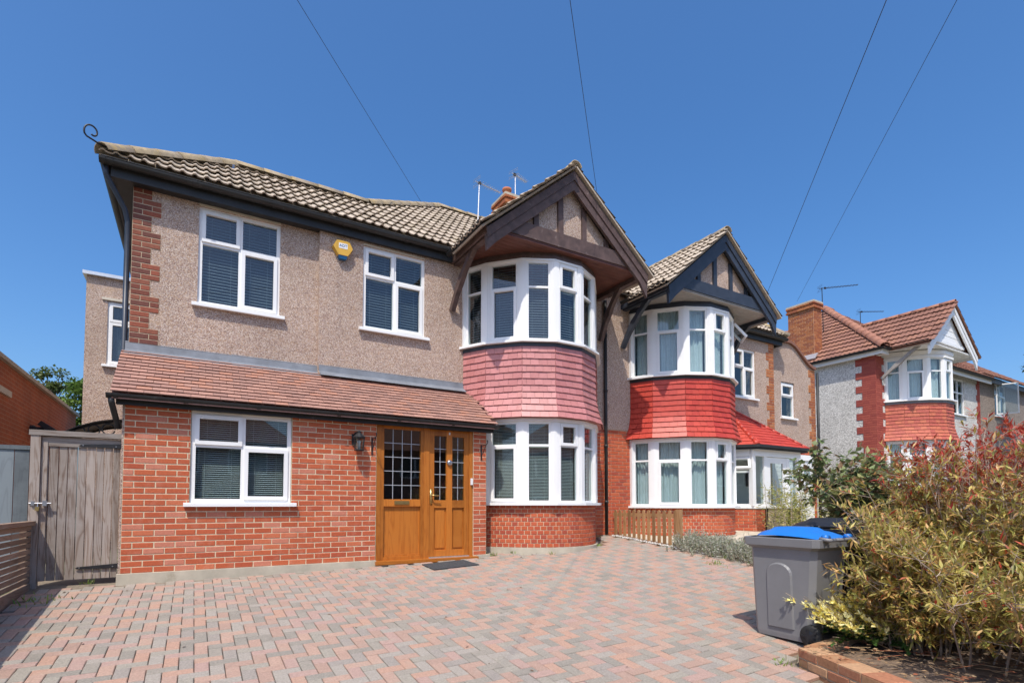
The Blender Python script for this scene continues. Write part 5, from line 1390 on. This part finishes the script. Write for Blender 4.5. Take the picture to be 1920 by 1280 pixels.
# ================================================================== wheelie bins
def wheelie(loc, lidmat, body, label, dz=.0):
    X0, Y0, Z0 = loc
    o = empty('wheelie_bin', loc); tag(o, label, 'bin', 'wheelie bins beside the planter')
    # local: u across (x), v from far (+) to near (-); wheels at the near end
    W_, D_, H_ = .56, .68, .965
    def lev(z, w, d, sh=0.0, c=.045):
        a, b = w / 2, d / 2
        pts_ = [(-a + c, -b), (a - c, -b), (a, -b + c), (a, b - c), (a - c, b), (-a + c, b), (-a, b - c), (-a, -b + c)]
        return [(X0 + .28 + p[0], Y0 - .35 + p[1] + sh, Z0 + z) for p in pts_]
    mb = MB(); levels = [(0.02, .47, .56, .02), (.06, .48, .57, .02), (.80, .535, .645, 0), (.86, .545, .655, 0)]
    rows = [lev(*l) for l in levels]
    vs_ = [p for r_ in rows for p in r_]; fs = [tuple(range(8))[::-1]]
    for i in range(len(rows) - 1):
        for q in range(8): fs.append((8*i + q, 8*i + (q + 1) % 8, 8*i + 8 + (q + 1) % 8, 8*i + 8 + q))
    mb.add(vs_, fs); bo = mb.build('body', M[body], o)
    # rim
    mb = MB(); rows = [lev(.845, .55, .66), (lev(.875, .625, .74)), lev(.945, .635, .75), lev(.95, .60, .71), lev(.86, .52, .63)]
    vs_ = [p for r_ in rows for p in r_]; fs = []
    for i in range(4):
        for q in range(8): fs.append((8*i + q, 8*i + (q + 1) % 8, 8*i + 8 + (q + 1) % 8, 8*i + 8 + q))
    mb.add(vs_, fs).build('rim', M[body], o)
    # raised arch panel on the side that faces the drive
    mb = MB(); ar = []
    for i in range(13):
        a = math.pi * i / 12; ar.append((.13 * math.cos(a), .62 + .10 * math.sin(a)))
    ar = [(.135, .12)] + ar + [(-.135, .12)]; sx_ = lambda z: X0 + .28 - (.2365 + (.2715 - .2365) * (z / .86)) - .001
    ou = [(y * 1.0, z) for y, z in ar]; inn = [(y * .88, .12 + (z - .12) * .975) for y, z in ar]
    n_ = len(ar); vs_ = []
    for (y, z) in ou: vs_.append((sx_(z) + .004, Y0 - .33 + y, Z0 + z))
    for (y, z) in inn: vs_.append((sx_(z) - .014, Y0 - .33 + y, Z0 + z))
    fs = [tuple(range(n_, 2 * n_))] + [(i, i + 1, n_ + i + 1, n_ + i) for i in range(n_ - 1)] + [(n_ - 1, 0, n_, 2 * n_ - 1)]
    mb.add(vs_, fs).build('side_panel', M[body], o)
    # lid: domed with a raised back and two finger recesses
    mb = MB(); nx_, ny_ = 10, 14; vs_ = []; fs = []
    for j in range(ny_ + 1):
        for i in range(nx_ + 1):
            u = i / nx_ * 2 - 1; v = j / ny_ * 2 - 1
            hgt = .952 + .055 * (1 - abs(u) ** 3.5) * (1 - abs(v) ** 5) + .02 * (1 - v * v) + .022 * (abs(u) < .55) * (v > -.45) * (v < .55)
            if abs(u) > .45 and v > .62 and v < .93 and abs(u) < .92: hgt -= .03
            vs_.append((X0 + .28 + u * .285, Y0 - .35 + v * .345, Z0 + hgt))
    for j in range(ny_):
        for i in range(nx_): a = j * (nx_ + 1) + i; fs.append((a, a + 1, a + nx_ + 2, a + nx_ + 1))
    mb.add(vs_, fs); lid = mb.build('lid', M[lidmat], o, True)
    mb = MB(); ym = Y0 - .35 - .375
    mb.tube([(X0 + .06, ym + .03, Z0 + .955), (X0 + .06, ym - .045, Z0 + .945), (X0 + .50, ym - .045, Z0 + .945), (X0 + .50, ym + .03, Z0 + .955)], .017, 8); mb.build('handle', M[body], o, True)
    mb = MB(); 
    for xx in (X0 + .10, X0 + .46): mb.lathe((xx - .03, ym + .0, Z0 + .965), [(.028, 0), (.028, .06)], 10, 'x')
    mb.build('hinge', M[lidmat], lid, True)
    for xx in (X0 - .0, X0 + .505):
        w_ = MB(); w_.lathe((xx, Y0 - .35 - .27, Z0 + .095), [(.05, .0), (.085, .003), (.098, .012), (.098, .045), (.085, .055), (.05, .055)], 20, 'x'); wh = w_.build('wheel', M['rubber'], o, True)
        hbm = MB(); hbm.lathe((xx - .003, Y0 - .35 - .27, Z0 + .095), [(.05, 0), (.02, -.006)], 12, 'x')
        for q in range(5):
            a = q * 2 * math.pi / 5; hbm.bar((xx - .006, Y0 - .62 + .02 * math.cos(a), Z0 + .095 + .02 * math.sin(a)), (xx - .004, Y0 - .62 + .075 * math.cos(a), Z0 + .095 + .075 * math.sin(a)), .014, .006, (1, 0, 0))
        hbm.build('hub', M['bin_black'], wh)
    MB().tube([(X0 + .02, Y0 - .62, Z0 + .095), (X0 + .54, Y0 - .62, Z0 + .095)], .012, 8).build('axle', M['steel'], o)
    return o
wheelie((5.44, -4.66, gz(5.6, -5.0) + .03), 'bin_blue', 'bin_grey', 'grey wheelie bin with a bright blue lid at the edge of the drive')
bk = wheelie((6.14, -4.58, gz(6.4, -4.9) + .03), 'bin_black', 'bin_black', 'black wheelie bin with a dark scuffed lid half hidden by the bushes'); bk.scale = (1.12, 1.06, 1.035)

# ================================================================== plants
class Fol:
    def __init__(s): s.v = []; s.f = []; s.c = []
    def leaf(s, p, d, nrm, L, W, col_, fold=.25, bend=.2):
        d = d.normalized(); sd = d.cross(nrm)
        if sd.length < 1e-4: sd = d.cross(Vector((.3, .5, .8)))
        sd.normalize(); n = sd.cross(d)
        b = len(s.v)
        m1 = p + d * (L * .5) + n * (bend * L * .10) - n * (fold * W * .5)
        t = p + d * L - n * (bend * L * .25)
        l1 = p + d * (L * .42) + sd * (W * .5) + n * (bend * L * .10); r1 = p + d * (L * .42) - sd * (W * .5) + n * (bend * L * .10)
        s.v += [tuple(p), tuple(l1), tuple(m1), tuple(r1), tuple(t)]
        s.f += [(b, b + 2, b + 1), (b, b + 3, b + 2), (b + 1, b + 2, b + 4), (b + 2, b + 3, b + 4)]
        k = random.uniform(.95, 1.6); cc = (min(1, col_[0] * k), min(1, col_[1] * k), min(1, col_[2] * k), 1.0)
        s.c += [cc] * 5
    def build(s, name, mat, parent=None, stuff=False, origin=None):
        me = bpy.data.meshes.new(name)
        vv = s.v if origin is None else [(p[0]-origin[0], p[1]-origin[1], p[2]-origin[2]) for p in s.v]
        me.from_pydata(vv, [], s.f); me.update()
        a = me.color_attributes.new('tint', 'FLOAT_COLOR', 'POINT')
        a.data.foreach_set('color', [x for c in s.c for x in c])
        me.materials.append(mat); o = bpy.data.objects.new(name, me); col.objects.link(o)
        if origin is not None: o.location = origin
        if parent is not None: adopt(o, parent)
        if stuff: o['kind'] = 'stuff'
        return o
M['leaf'] = leafmat('leaf_tinted', None, .35, .45)
def rv(): 
    while True:
        v = Vector((random.uniform(-1, 1), random.uniform(-1, 1), random.uniform(-1, 1)))
        if .05 < v.length < 1: return v.normalized()
def pick(tones): return random.choice(tones)

# ---- planter
pw = empty('planter_wall', (5.2, -5.9, gz(5.1, -5.6))); tag(pw, 'low brown brick planter wall in the bottom right corner', 'planter')
tbp = tm_brick(M['brick_planter']); A_ = Vector((5.06, -5.40)); B_ = Vector((4.60, -6.45)); C_ = Vector((8.3, -5.20))
core = MB(); mats = []
for (p, q) in ((B_, A_), (A_, C_)):
    e = (q - p); L = e.length; e.normalize(); Mt = frame_mat((p.x, p.y, 0), Vector((e.x, e.y, 0)), Vector((-e.y, e.x, 0)), Vector((0, 0, 1)))
    # first wall faces the drive (its -y side)
    flip = (p == B_)
    zt = -.205
    if flip:
        Mt = frame_mat((q.x, q.y, 0), Vector((-e.x, -e.y, 0)), Vector((e.y, -e.x, 0)), Vector((0, 0, 1)))
        bx = MB().box(0, L, .008, .2, -.7, zt - .008); core.add([Mt @ Vector(v) for v in bx.v], bx.f)
        mats += brick_mats(0, L, zt - .375, zt, 0, Mt=Mt, jit=.004)
        # top bed, laid across
        for k in range(int(L / .225)):
            mats.append(Mt @ TRS((k * .225 + .112, .10, zt - .022), Matrix.Rotation(-math.pi / 2, 4, 'X'), (1, .7, 3.0)))
    else:
        bx = MB().box(0.1, L, -.1, -.008, -.7, zt - .01); core.add([Mt @ Vector(v) for v in bx.v], bx.f)
        for k in range(int(L / .225)): mats.append(Mt @ TRS((k * .225 + .2, -.05, zt - .022), Matrix.Rotation(-math.pi / 2, 4, 'X'), (1, .7, 1.5)))
co = core.build('wall_core', M['mortar_old'], pw); mats.sort(key=near); many(tbp, mats, co, 300)
so = MB(); vs_ = []; fs = []; nx_, ny_ = 26, 18
for j in range(ny_ + 1):
    for i in range(nx_ + 1):
        t = j / ny_; xl = A_.x * (1 - t) + (B_.x - .75) * t + .06; y = -5.38 - t * 2.9; x = xl + (9.0 - xl) * i / nx_
        vs_.append((x, y + .15 * i / nx_, -.235 + random.uniform(-.02, .02) + .05 * math.sin(x * 2) - .02 * (i == 0)))
for j in range(ny_):
    for i in range(nx_): a = j * (nx_ + 1) + i; fs.append((a, a + 1, a + nx_ + 2, a + nx_ + 1))
o = so.add([v for v in vs_], [f[::-1] for f in fs]).build('planting_bed', M['soil']); struct(o)

# ---- big bronze shrub
sh = empty('bronze_shrub', (6.5, -5.95, -.25)); tag(sh, 'large bronze-leaved shrub with red tips filling the right foreground', 'shrub')
fol = Fol(); tw = MB(); leaves = []
green = [(.28, .25, .055), (.34, .29, .075), (.22, .22, .055), (.40, .33, .10), (.31, .27, .08)]
bronze = [(.42, .25, .085), (.46, .28, .11), (.36, .20, .075), (.45, .32, .12), (.50, .33, .15)]
redt = [(.38, .055, .03), (.33, .045, .028), (.42, .095, .05), (.30, .045, .036), (.36, .12, .065)]
def spray(p, d, red):
    n = random.randint(9, 14); L0 = random.uniform(.10, .17); d = d.normalized()
    tw.tube([p, p + d * L0], [.0022, .001], 3, cap=False)
    for k in range(n):
        t = k / n; q = p + d * (L0 * t); sd = rv(); sd = (sd - d * sd.dot(d)).normalized()
        ld = (sd * .8 + d * .7 + Vector((0, 0, random.uniform(-.35, .15))))
        u = random.random()
        c = pick(redt) if u < red else (pick(bronze) if u < red + .33 else pick(green))
        leaves.append((q, ld, Vector((random.uniform(-.4, .4), random.uniform(-.4, .4), 1)), random.uniform(.055, .098), random.uniform(.016, .025), c))
for i in range(285):
    bx_ = random.uniform(6.38, 8.4); by_ = random.uniform(-6.9, -5.5)
    if i > 195: bx_ = random.uniform(5.62, 6.9); by_ = random.uniform(-7.2, -6.3)
    if i > 231: bx_ = random.uniform(5.78, 6.6); by_ = random.uniform(-6.2, -5.62)
    base = Vector((bx_, by_, -.25)); out = Vector(((bx_ - 7.0) * .45 + random.uniform(-.22, .22), (by_ + 6.0) * .5 + random.uniform(-.2, .2), 0))
    hmax = 1.22 + .52 * min(1, max(0, (bx_ - 5.7) / 1.5)) + random.uniform(-.25, .25)
    if bx_ < 6.95: hmax *= .70 + .30 * max(0, (bx_ - 6.2) / .75)
    if i > 195: hmax = random.uniform(.5, .95)
    if i > 231: hmax = random.uniform(.55, .95) + .35 * max(0, bx_ - 6.1); out = out * .5
    top = base + out + Vector((0, 0, hmax)); mid = (base + top) / 2 + Vector((random.uniform(-.12, .12), random.uniform(-.12, .12), .05)) - out * .22
    P = [base * (1 - t) ** 2 + mid * 2 * t * (1 - t) + top * t * t for t in [k / 7 for k in range(8)]]
    tw.tube(P, [.008 - .0009 * k for k in range(8)], 5, cap=False)
    ns = random.randint(13, 18)
    for k in range(ns):
        t = .14 + .86 * (k + random.random()) / ns; t = min(t, 1)
        q = base * (1 - t) ** 2 + mid * 2 * t * (1 - t) + top * t * t
        d = rv(); d.z = abs(d.z) * .7 + .12; d = (d + out.normalized() * .3 if out.length > .05 else d)
        Lb = random.uniform(.05, .24) * (1.25 - .4 * t); e = q + d.normalized() * Lb
        tw.tube([q, e], [.003, .002], 3, cap=False)
        hr = (e.z + .25) / 1.9
        red = max(0, min(.9, (hr - .56) * 2.2)) * (1.3 if e.x > 6.9 else .45) + .03
        spray(e, d + Vector((0, 0, .15)), red)
        if random.random() < .45: spray(q.lerp(e, .6), rv() + Vector((0, 0, .3)), red)
leaves.sort(key=lambda l: (l[0] - CAM).length)
vis = [l for l in leaves if in_view(l[0])]
chosen = set(id(l) for l in vis[:240])
tl = {}
for nm, tones in (('green', green), ('bronze', bronze), ('red', redt)):
    f_ = Fol(); f_.leaf(Vector((0, 0, 0)), Vector((0, 1, 0)), Vector((0, 0, 1)), 1.0, .24, (1, 1, 1)); tl[nm] = Tmpl('leaf', f_.v, f_.f, leafmat('leaf_' + nm, tones, .3, .45))
for l in leaves:
    if id(l) in chosen:
        d = l[1].normalized(); sd = d.cross(l[2]).normalized(); n = sd.cross(d); c = l[5]
        key = 'red' if c in redt else ('bronze' if c in bronze else 'green')
        Mx = frame_mat(l[0], sd, d, n) @ Matrix.Scale(l[3], 4); tl[key].place(Mx, sh, 'leaf')
    else: fol.leaf(*l)
fol.build('foliage', M['leaf'], sh, True); tw.build('stems', M['twig'], sh)

# ---- dead leaves and twigs on the bed
lt = MB()
for i in range(900):
    x = random.uniform(4.9, 7.6); y = random.uniform(-7.4, -5.45)
    s = random.uniform(.012, .035); Mx = Matrix.Translation((x, y, -.205 + random.uniform(0, .02))) @ Matrix.Rotation(random.uniform(0, 6), 4, 'Z') @ Matrix.Rotation(random.uniform(-.6, .6), 4, 'X')
    if i % 6: lt.add([Mx @ Vector(v) for v in ((-s, 0, 0), (0, -s * .4, .004), (s, 0, 0), (0, s * .4, .004))], [(0, 1, 2, 3)])
    else: lt.tube([Mx @ Vector((-s * 4, 0, 0)), Mx @ Vector((s * 4, s, .02))], .002, 3, cap=False)
o = lt.build('bed_litter', pieces('litter', [(.30, .19, .10), (.22, .13, .07), (.36, .25, .14), (.28, .10, .05)], sscale=40), None, stuff=True); tag(o, 'dead leaves and twigs lying on the planting bed', 'litter')

# ---- rose behind it
rs = empty('rose_bush', (7.7, -4.6, -.1)); tag(rs, 'leggy rose bush with broad grey-green leaves behind the bins', 'shrub')
fol = Fol(); tw = MB(); rg = [(.13, .18, .07), (.17, .215, .09), (.10, .14, .055), (.21, .245, .11), (.23, .23, .09), (.19, .12, .065)]
for i in range(44):
    a = random.uniform(0, 6.28); rr_ = random.uniform(.05, .75); top = Vector((7.70 + rr_ * math.cos(a) * 1.15, -4.6 + rr_ * math.sin(a), random.uniform(1.0, 1.85) - .3 * rr_))
    base = Vector((7.7 + random.uniform(-.15, .15), -4.6 + random.uniform(-.15, .15), -.1)); mid = (base + top) / 2 + Vector((0, 0, .35)) - Vector((math.cos(a), math.sin(a), 0)) * .1
    P = [base * (1 - t) ** 2 + mid * 2 * t * (1 - t) + top * t * t for t in [k / 8 for k in range(9)]]
    tw.tube(P, [.008 - .0007 * k for k in range(9)], 5, cap=False)
    for k in range(42):
        t = .3 + .7 * random.random(); q = base * (1 - t) ** 2 + mid * 2 * t * (1 - t) + top * t * t; d = rv(); d.z *= .6; e = q + d * random.uniform(.03, .13)
        tw.tube([q, e], [.002, .0015], 3, cap=False)
        for m_ in range(random.randint(2, 4)):
            fol.leaf(e + rv() * .012, d + rv() * .9, Vector((random.uniform(-.5, .5), random.uniform(-.5, .5), 1)), random.uniform(.07, .12), random.uniform(.05, .082), pick(rg), .3, .5)
fol.build('foliage', M['leaf'], rs, True); tw.build('stems', M['twig'], rs)
hp = MB()
for (x, y, z) in ((7.42, -4.82, .95), (7.5, -4.85, 1.0)):
    for k in range(3): hp.lathe((x + random.uniform(-.03, .03), y + random.uniform(-.03, .03), z + random.uniform(-.03, .03)), [(.004, -.014), (.013, -.006), (.014, .006), (.005, .015)], 8)
hp.build('rose_hips', plain('rose_hip', (.35, .02, .03), .4, .2, 10), rs, True)

# ---- variegated euonymus
eu = empty('variegated_shrub', (5.62, -5.55, -.22)); tag(eu, 'low yellow-variegated shrub spilling over the planter in front of the bin', 'shrub')
fol = Fol(); tw = MB(); ye = [(.72, .62, .22), (.80, .72, .34), (.66, .55, .14), (.78, .72, .40), (.60, .52, .12)]; gr_ = [(.06, .13, .03), (.08, .16, .035), (.05, .10, .025)]
for i in range(260):
    a = random.uniform(0, 6.28); L = random.uniform(.18, .46); dirv = Vector((math.cos(a), math.sin(a) * .75, random.uniform(.15, 1.0))).normalized()
    if i < 110: dirv = Vector((-.75 + random.uniform(-.2, .3), .25 + random.uniform(-.45, .35), random.uniform(.35, .65))).normalized(); L = random.uniform(.38, .72)
    base = Vector((5.98 + random.uniform(-.2, .3), -5.58 + random.uniform(-.12, .14), -.22)); tw.tube([base, base + dirv * L], [.004, .002], 4, cap=False)
    n = int(L / .013)
    for k in range(n):
        t = k / n
        if t < .15: continue
        p = base + dirv * (L * t) + Vector((0, 0, -.05 * t * t)); sd = rv(); sd = sd - dirv * sd.dot(dirv)
        yel = p.z > -.12 + random.uniform(-.06, .10)
        fol.leaf(p, sd * .9 + dirv * .6 + Vector((0, 0, .2)), Vector((random.uniform(-.5, .5), random.uniform(-.5, .5), 1)), random.uniform(.036, .056), random.uniform(.024, .034), pick(ye) if yel else pick(gr_), .2, .1)
fol.build('foliage', M['leaf'], eu, True); tw.build('stems', M['twig'], eu)

# ---- silvery low hedge beside the drive
lv = empty('silver_shrub', (8.6, -1.9, gz(8.5, -1.9))); tag(lv, 'low silvery grey-green shrub at the edge of the drive beyond the bin', 'shrub')
fol = Fol(); tw = MB(); sg = [(.30, .32, .25), (.36, .37, .30), (.24, .27, .19), (.40, .40, .34), (.20, .24, .13)]
for i in range(900):
    y = -1.05 - 1.75 * random.random(); x = 8.62 + random.gauss(0, .17); b_ = Vector((x, y, gz(x, y))); hh = random.uniform(.20, .44) * (1 - .5 * min(1, abs(x - 8.62) / .5))
    if random.random() < .04: hh *= 1.45
    d = Vector(((x - 8.62) * 1.1 + random.uniform(-.3, .3), random.uniform(-.35, .35), 1)).normalized(); tw.tube([b_, b_ + d * hh], [.003, .0012], 3, cap=False)
    for k in range(17):
        t = .25 + .75 * k / 17; p = b_ + d * (hh * t); sd = rv(); fol.leaf(p, sd + d * .8, rv(), random.uniform(.028, .05), random.uniform(.010, .016), pick(sg), .1, .1)
for i in range(60):
    p = Vector((8.42 + random.uniform(-.08, .1), -1.75 - random.random() * 1.0, 0)); p.z = gz(p.x, p.y) + .03
    fol.leaf(p, Vector((random.uniform(-.5, .5), random.uniform(-.5, .5), 1)), rv(), random.uniform(.05, .10), .008, (.16, .24, .04))
fol.build('foliage', M['leaf'], lv, True); tw.build('stems', M['twig'], lv)

# ---- bamboo clumps by the porch
def bamboo(c, h, n, sp, lab, tones):
    o = empty('bamboo_clump', c); tag(o, lab, 'bamboo', 'bamboo clumps by the next house'); f = Fol(); t_ = MB(); c = Vector(c)
    for i in range(n):
        b_ = c + Vector((random.gauss(0, sp * .35), random.gauss(0, sp * .3), 0)); d = Vector((random.gauss(0, .16), random.gauss(0, .14), 1)).normalized(); hh = h * random.uniform(.6, 1.05)
        t_.tube([b_, b_ + d * hh], [.008, .003], 5, cap=False)
        for k in range(130):
            q = b_ + d * (hh * random.uniform(.12, 1)); e = rv(); e.z = e.z * .5 + .1; q2 = q + e * random.uniform(.02, .15)
            f.leaf(q2, e + Vector((0, 0, random.uniform(-.5, .4))), rv(), random.uniform(.08, .15), random.uniform(.014, .022), pick(tones), .2, .4)
    f.build('foliage', M['leaf'], o, True); t_.build('stems', M['twig'], o)
bt_ = [(.26, .26, .075), (.32, .30, .09), (.20, .22, .06), (.36, .31, .10), (.16, .18, .05)]
bamboo((12.75, -.55, gz(12.75, -.55)), 1.25, 15, .75, 'small bamboo clump in front of the white porch door', bt_)
bamboo((15.9, -.1, gz(15.9, -.1)), 1.25, 17, .85, 'small bamboo clump against the pale board fence', [(.30, .30, .05), (.36, .33, .07), (.24, .27, .05), (.38, .30, .08)])

# ---- trees
def tree(name, c, crown_c, rad, n, lab, tones, leaf=(.10, .07), clumps=26, trunk=.09):
    o = empty(name, c); tag(o, lab, 'tree', 'trees behind the houses'); f = Fol(); t_ = MB(); c = Vector(c); cc = Vector(crown_c); rad = Vector(rad)
    t_.tube([c, c.lerp(cc, .5) + Vector((.08, .05, 0)), cc + Vector((0, 0, rad.z * .3))], [trunk, trunk * .7, trunk * .25], 8, cap=False)
    for k in range(clumps):
        d = rv(); q = cc + Vector((d.x * rad.x, d.y * rad.y, d.z * rad.z)) * random.uniform(.45, .95); rr_ = random.uniform(.16, .34) * rad.length / 1.7
        s = c.lerp(cc, random.uniform(.55, 1.0)); t_.tube([s, (s + q) / 2 + Vector((0, 0, .08)), q], [trunk * .35, trunk * .22, trunk * .08], 5, cap=False)
        tone = pick(tones)
        for m_ in range(n // clumps):
            e = rv() * (random.random() ** .45) * rr_; e.z *= .7
            f.leaf(q + e, e + rv() * .3 + Vector((0, 0, -.05)), Vector((random.uniform(-.6, .6), random.uniform(-.6, .6), 1)), leaf[0] * random.uniform(.7, 1.3), leaf[1] * random.uniform(.7, 1.2), tone, .2, .3)
    f.build('crown', M['leaf'], o, True); t_.build('trunk', M['bark'], o)
tree('garden_tree', (-3.5, 15, 0), (-3.45, 15, 4.75), (.75, .75, 1.0), 2600, 'small slim tree above the coping of the left brick wall', [(.075, .105, .03), (.10, .13, .04), (.06, .085, .025)], (.12, .08))
tree('garden_tree', (-1.9, 14.2, 0), (-1.9, 14.2, 4.3), (1.15, 1.0, 1.45), 6500, 'bushy bright green tree between brick wall and rear wing', [(.085, .145, .028), (.12, .18, .035), (.07, .12, .025), (.15, .19, .045)], (.13, .08), 46)
tree('street_tree', (30.9, -.9, .8), (30.9, -.9, 7.1), (1.35, 1.3, 1.5), 5200, 'leafy tree top at the right edge of the picture', [(.07, .10, .035), (.10, .13, .05), (.13, .16, .07)], (.13, .09), 40)
tree('garden_tree', (21.4, -2.6, .6), (21.4, -2.6, 2.05), (1.2, .9, .75), 4200, 'green shrubby tree below the far orange-red bay', [(.08, .12, .03), (.11, .15, .04), (.06, .095, .028)], (.09, .06), 34, .05)

# ---- weeds in the paving
wd = Fol()
for (x, y, n, r_) in ((-.62, -.75, 55, .12), (-.30, .05, 22, .03), (7.9, -2.35, 60, .10), (5.12, -.02, 26, .04), (6.05, -.44, 14, .03), (7.35, -.16, 14, .03), (8.0, .62, 14, .03), (5.5, -.05, 10, .04), (4.95, -5.35, 20, .06)):
    for i in range(n):
        px_ = x + random.gauss(0, r_); py_ = y + random.gauss(0, r_); wd.leaf(Vector((px_, py_, gz(px_, py_) + .02)), Vector((random.uniform(-.7, .7), random.uniform(-.7, .7), 1)), rv(), random.uniform(.03, .09), random.uniform(.006, .016), pick([(.12, .22, .035), (.17, .26, .05), (.20, .22, .07)]))
o = wd.build('weeds', M['leaf'], None, True); tag(o, 'small green weeds sprouting between the paving blocks', 'weeds')
ll = MB()
for i in range(130):
    x = random.uniform(-.5, 8.2); y = random.uniform(-6.5, -.25) if random.random() < .6 else random.uniform(-.6, -.18)
    if x > right_edge(y) - .1: continue
    s = random.uniform(.008, .022); Mx = Matrix.Translation((x, y, gz(x, y) + .035)) @ Matrix.Rotation(random.uniform(0, 6), 4, 'Z') @ Matrix.Rotation(random.uniform(-.5, .5), 4, 'X')
    ll.add([Mx @ Vector(v) for v in ((-s, 0, 0), (0, -s * .5, .003), (s, 0, 0), (0, s * .5, .003))], [(0, 1, 2, 3)])
o = ll.build('leaf_litter', plain('dead_leaf', (.13, .075, .04), .9, .4, 30), None, stuff=True); tag(o, 'scattered dead leaf scraps and grit on the drive', 'litter')

# ================================================================== overhead wires
pole = Vector((-32.4, -41.0, 7.6))
for a, sag, lab in (((5.42, 4.0, 8.2), .35, 'overhead cable reaching the main roof left of the aerial'), ((6.96, -.62, 6.68), .25, 'overhead cable to the near brown gable'), ((12.0, -.60, 5.82), .25, 'overhead cable to the right slope of the navy gable'), ((18.7, 2.7, 8.05), .35, 'overhead cable running to the chimney of the white house')):
    a = Vector(a); P = []
    for k in range(25):
        t = k / 24; P.append(a.lerp(pole, t) - Vector((0, 0, sag * 4 * t * (1 - t) * .5)))
    tag(MB().tube(P, .004, 5).build('overhead_cable', M['wire'], origin=tuple(a)), lab, 'cable', 'overhead cables')

# ================================================================== houses across the road (seen mirrored in the panes)
def across(x, i):
    o = empty('house_across_road', (x, -27, gz(0, -9))); z0 = gz(0, -9)
    tag(o, 'brick house on the far side of the road behind the viewer', 'house', 'houses across the road')
    b_ = MB(); b_.box(x - 5.6, x + 5.6, -34, -26, z0, z0 + 5.3); b_.build('wall', M['brick_far2'], o)
    r_ = MB(); e = z0 + 5.3
    r_.add([(x - 6, -25.6, e), (x + 6, -25.6, e), (x + 6, -34.4, e), (x - 6, -34.4, e), (x - 2.4, -30, e + 3.4), (x + 2.4, -30, e + 3.4)], [(1, 0, 4, 5), (2, 1, 5), (3, 2, 5, 4), (0, 3, 4), (0, 1, 2, 3)]); r_.build('roof', M['tile_redbrown'], o)
    for (wx, wz) in ((-3.4, .9), (3.4, .9), (-3.4, 3.5), (3.4, 3.5), (0, 3.5)):
        w_ = MB(); w_.box(x + wx - 1.0, x + wx + 1.0, -26, -25.93, z0 + wz, z0 + wz + 1.4); wf = w_.build('window', M['upvc'], o)
        for q in (-.5, .5): MB().box(x + wx + q - .42, x + wx + q + .42, -25.93, -25.92, z0 + wz + .1, z0 + wz + 1.3).build('pane', M['door_dark'], wf)
    MB().box(x - .5, x + .5, -26, -25.94, z0, z0 + 2.1).build('door', M['timber_brown'], o)
M['brick_far2'] = plain('brick_distant', (.28, .12, .075), .9, .2, 3, .2, 40)
for i, x in enumerate((-27, -13.5, 0, 13.5, 27, 40.5)): across(x, i)
hd = Fol()
for k in range(9000):
    x = random.uniform(-30, 46); hh = 1.6 + .5 * math.sin(x * 1.7) + .4 * math.sin(x * .6); p = Vector((x, -20.5 + random.gauss(0, .35), gz(0, -9) + random.random() * hh)); hd.leaf(p, rv(), rv(), .28, .2, pick([(.05, .085, .025), (.07, .11, .03), (.09, .12, .04)]))
o = hd.build('hedge', M['leaf'], None, True); tag(o, 'green hedge along the far side of the road behind the viewer', 'hedge')
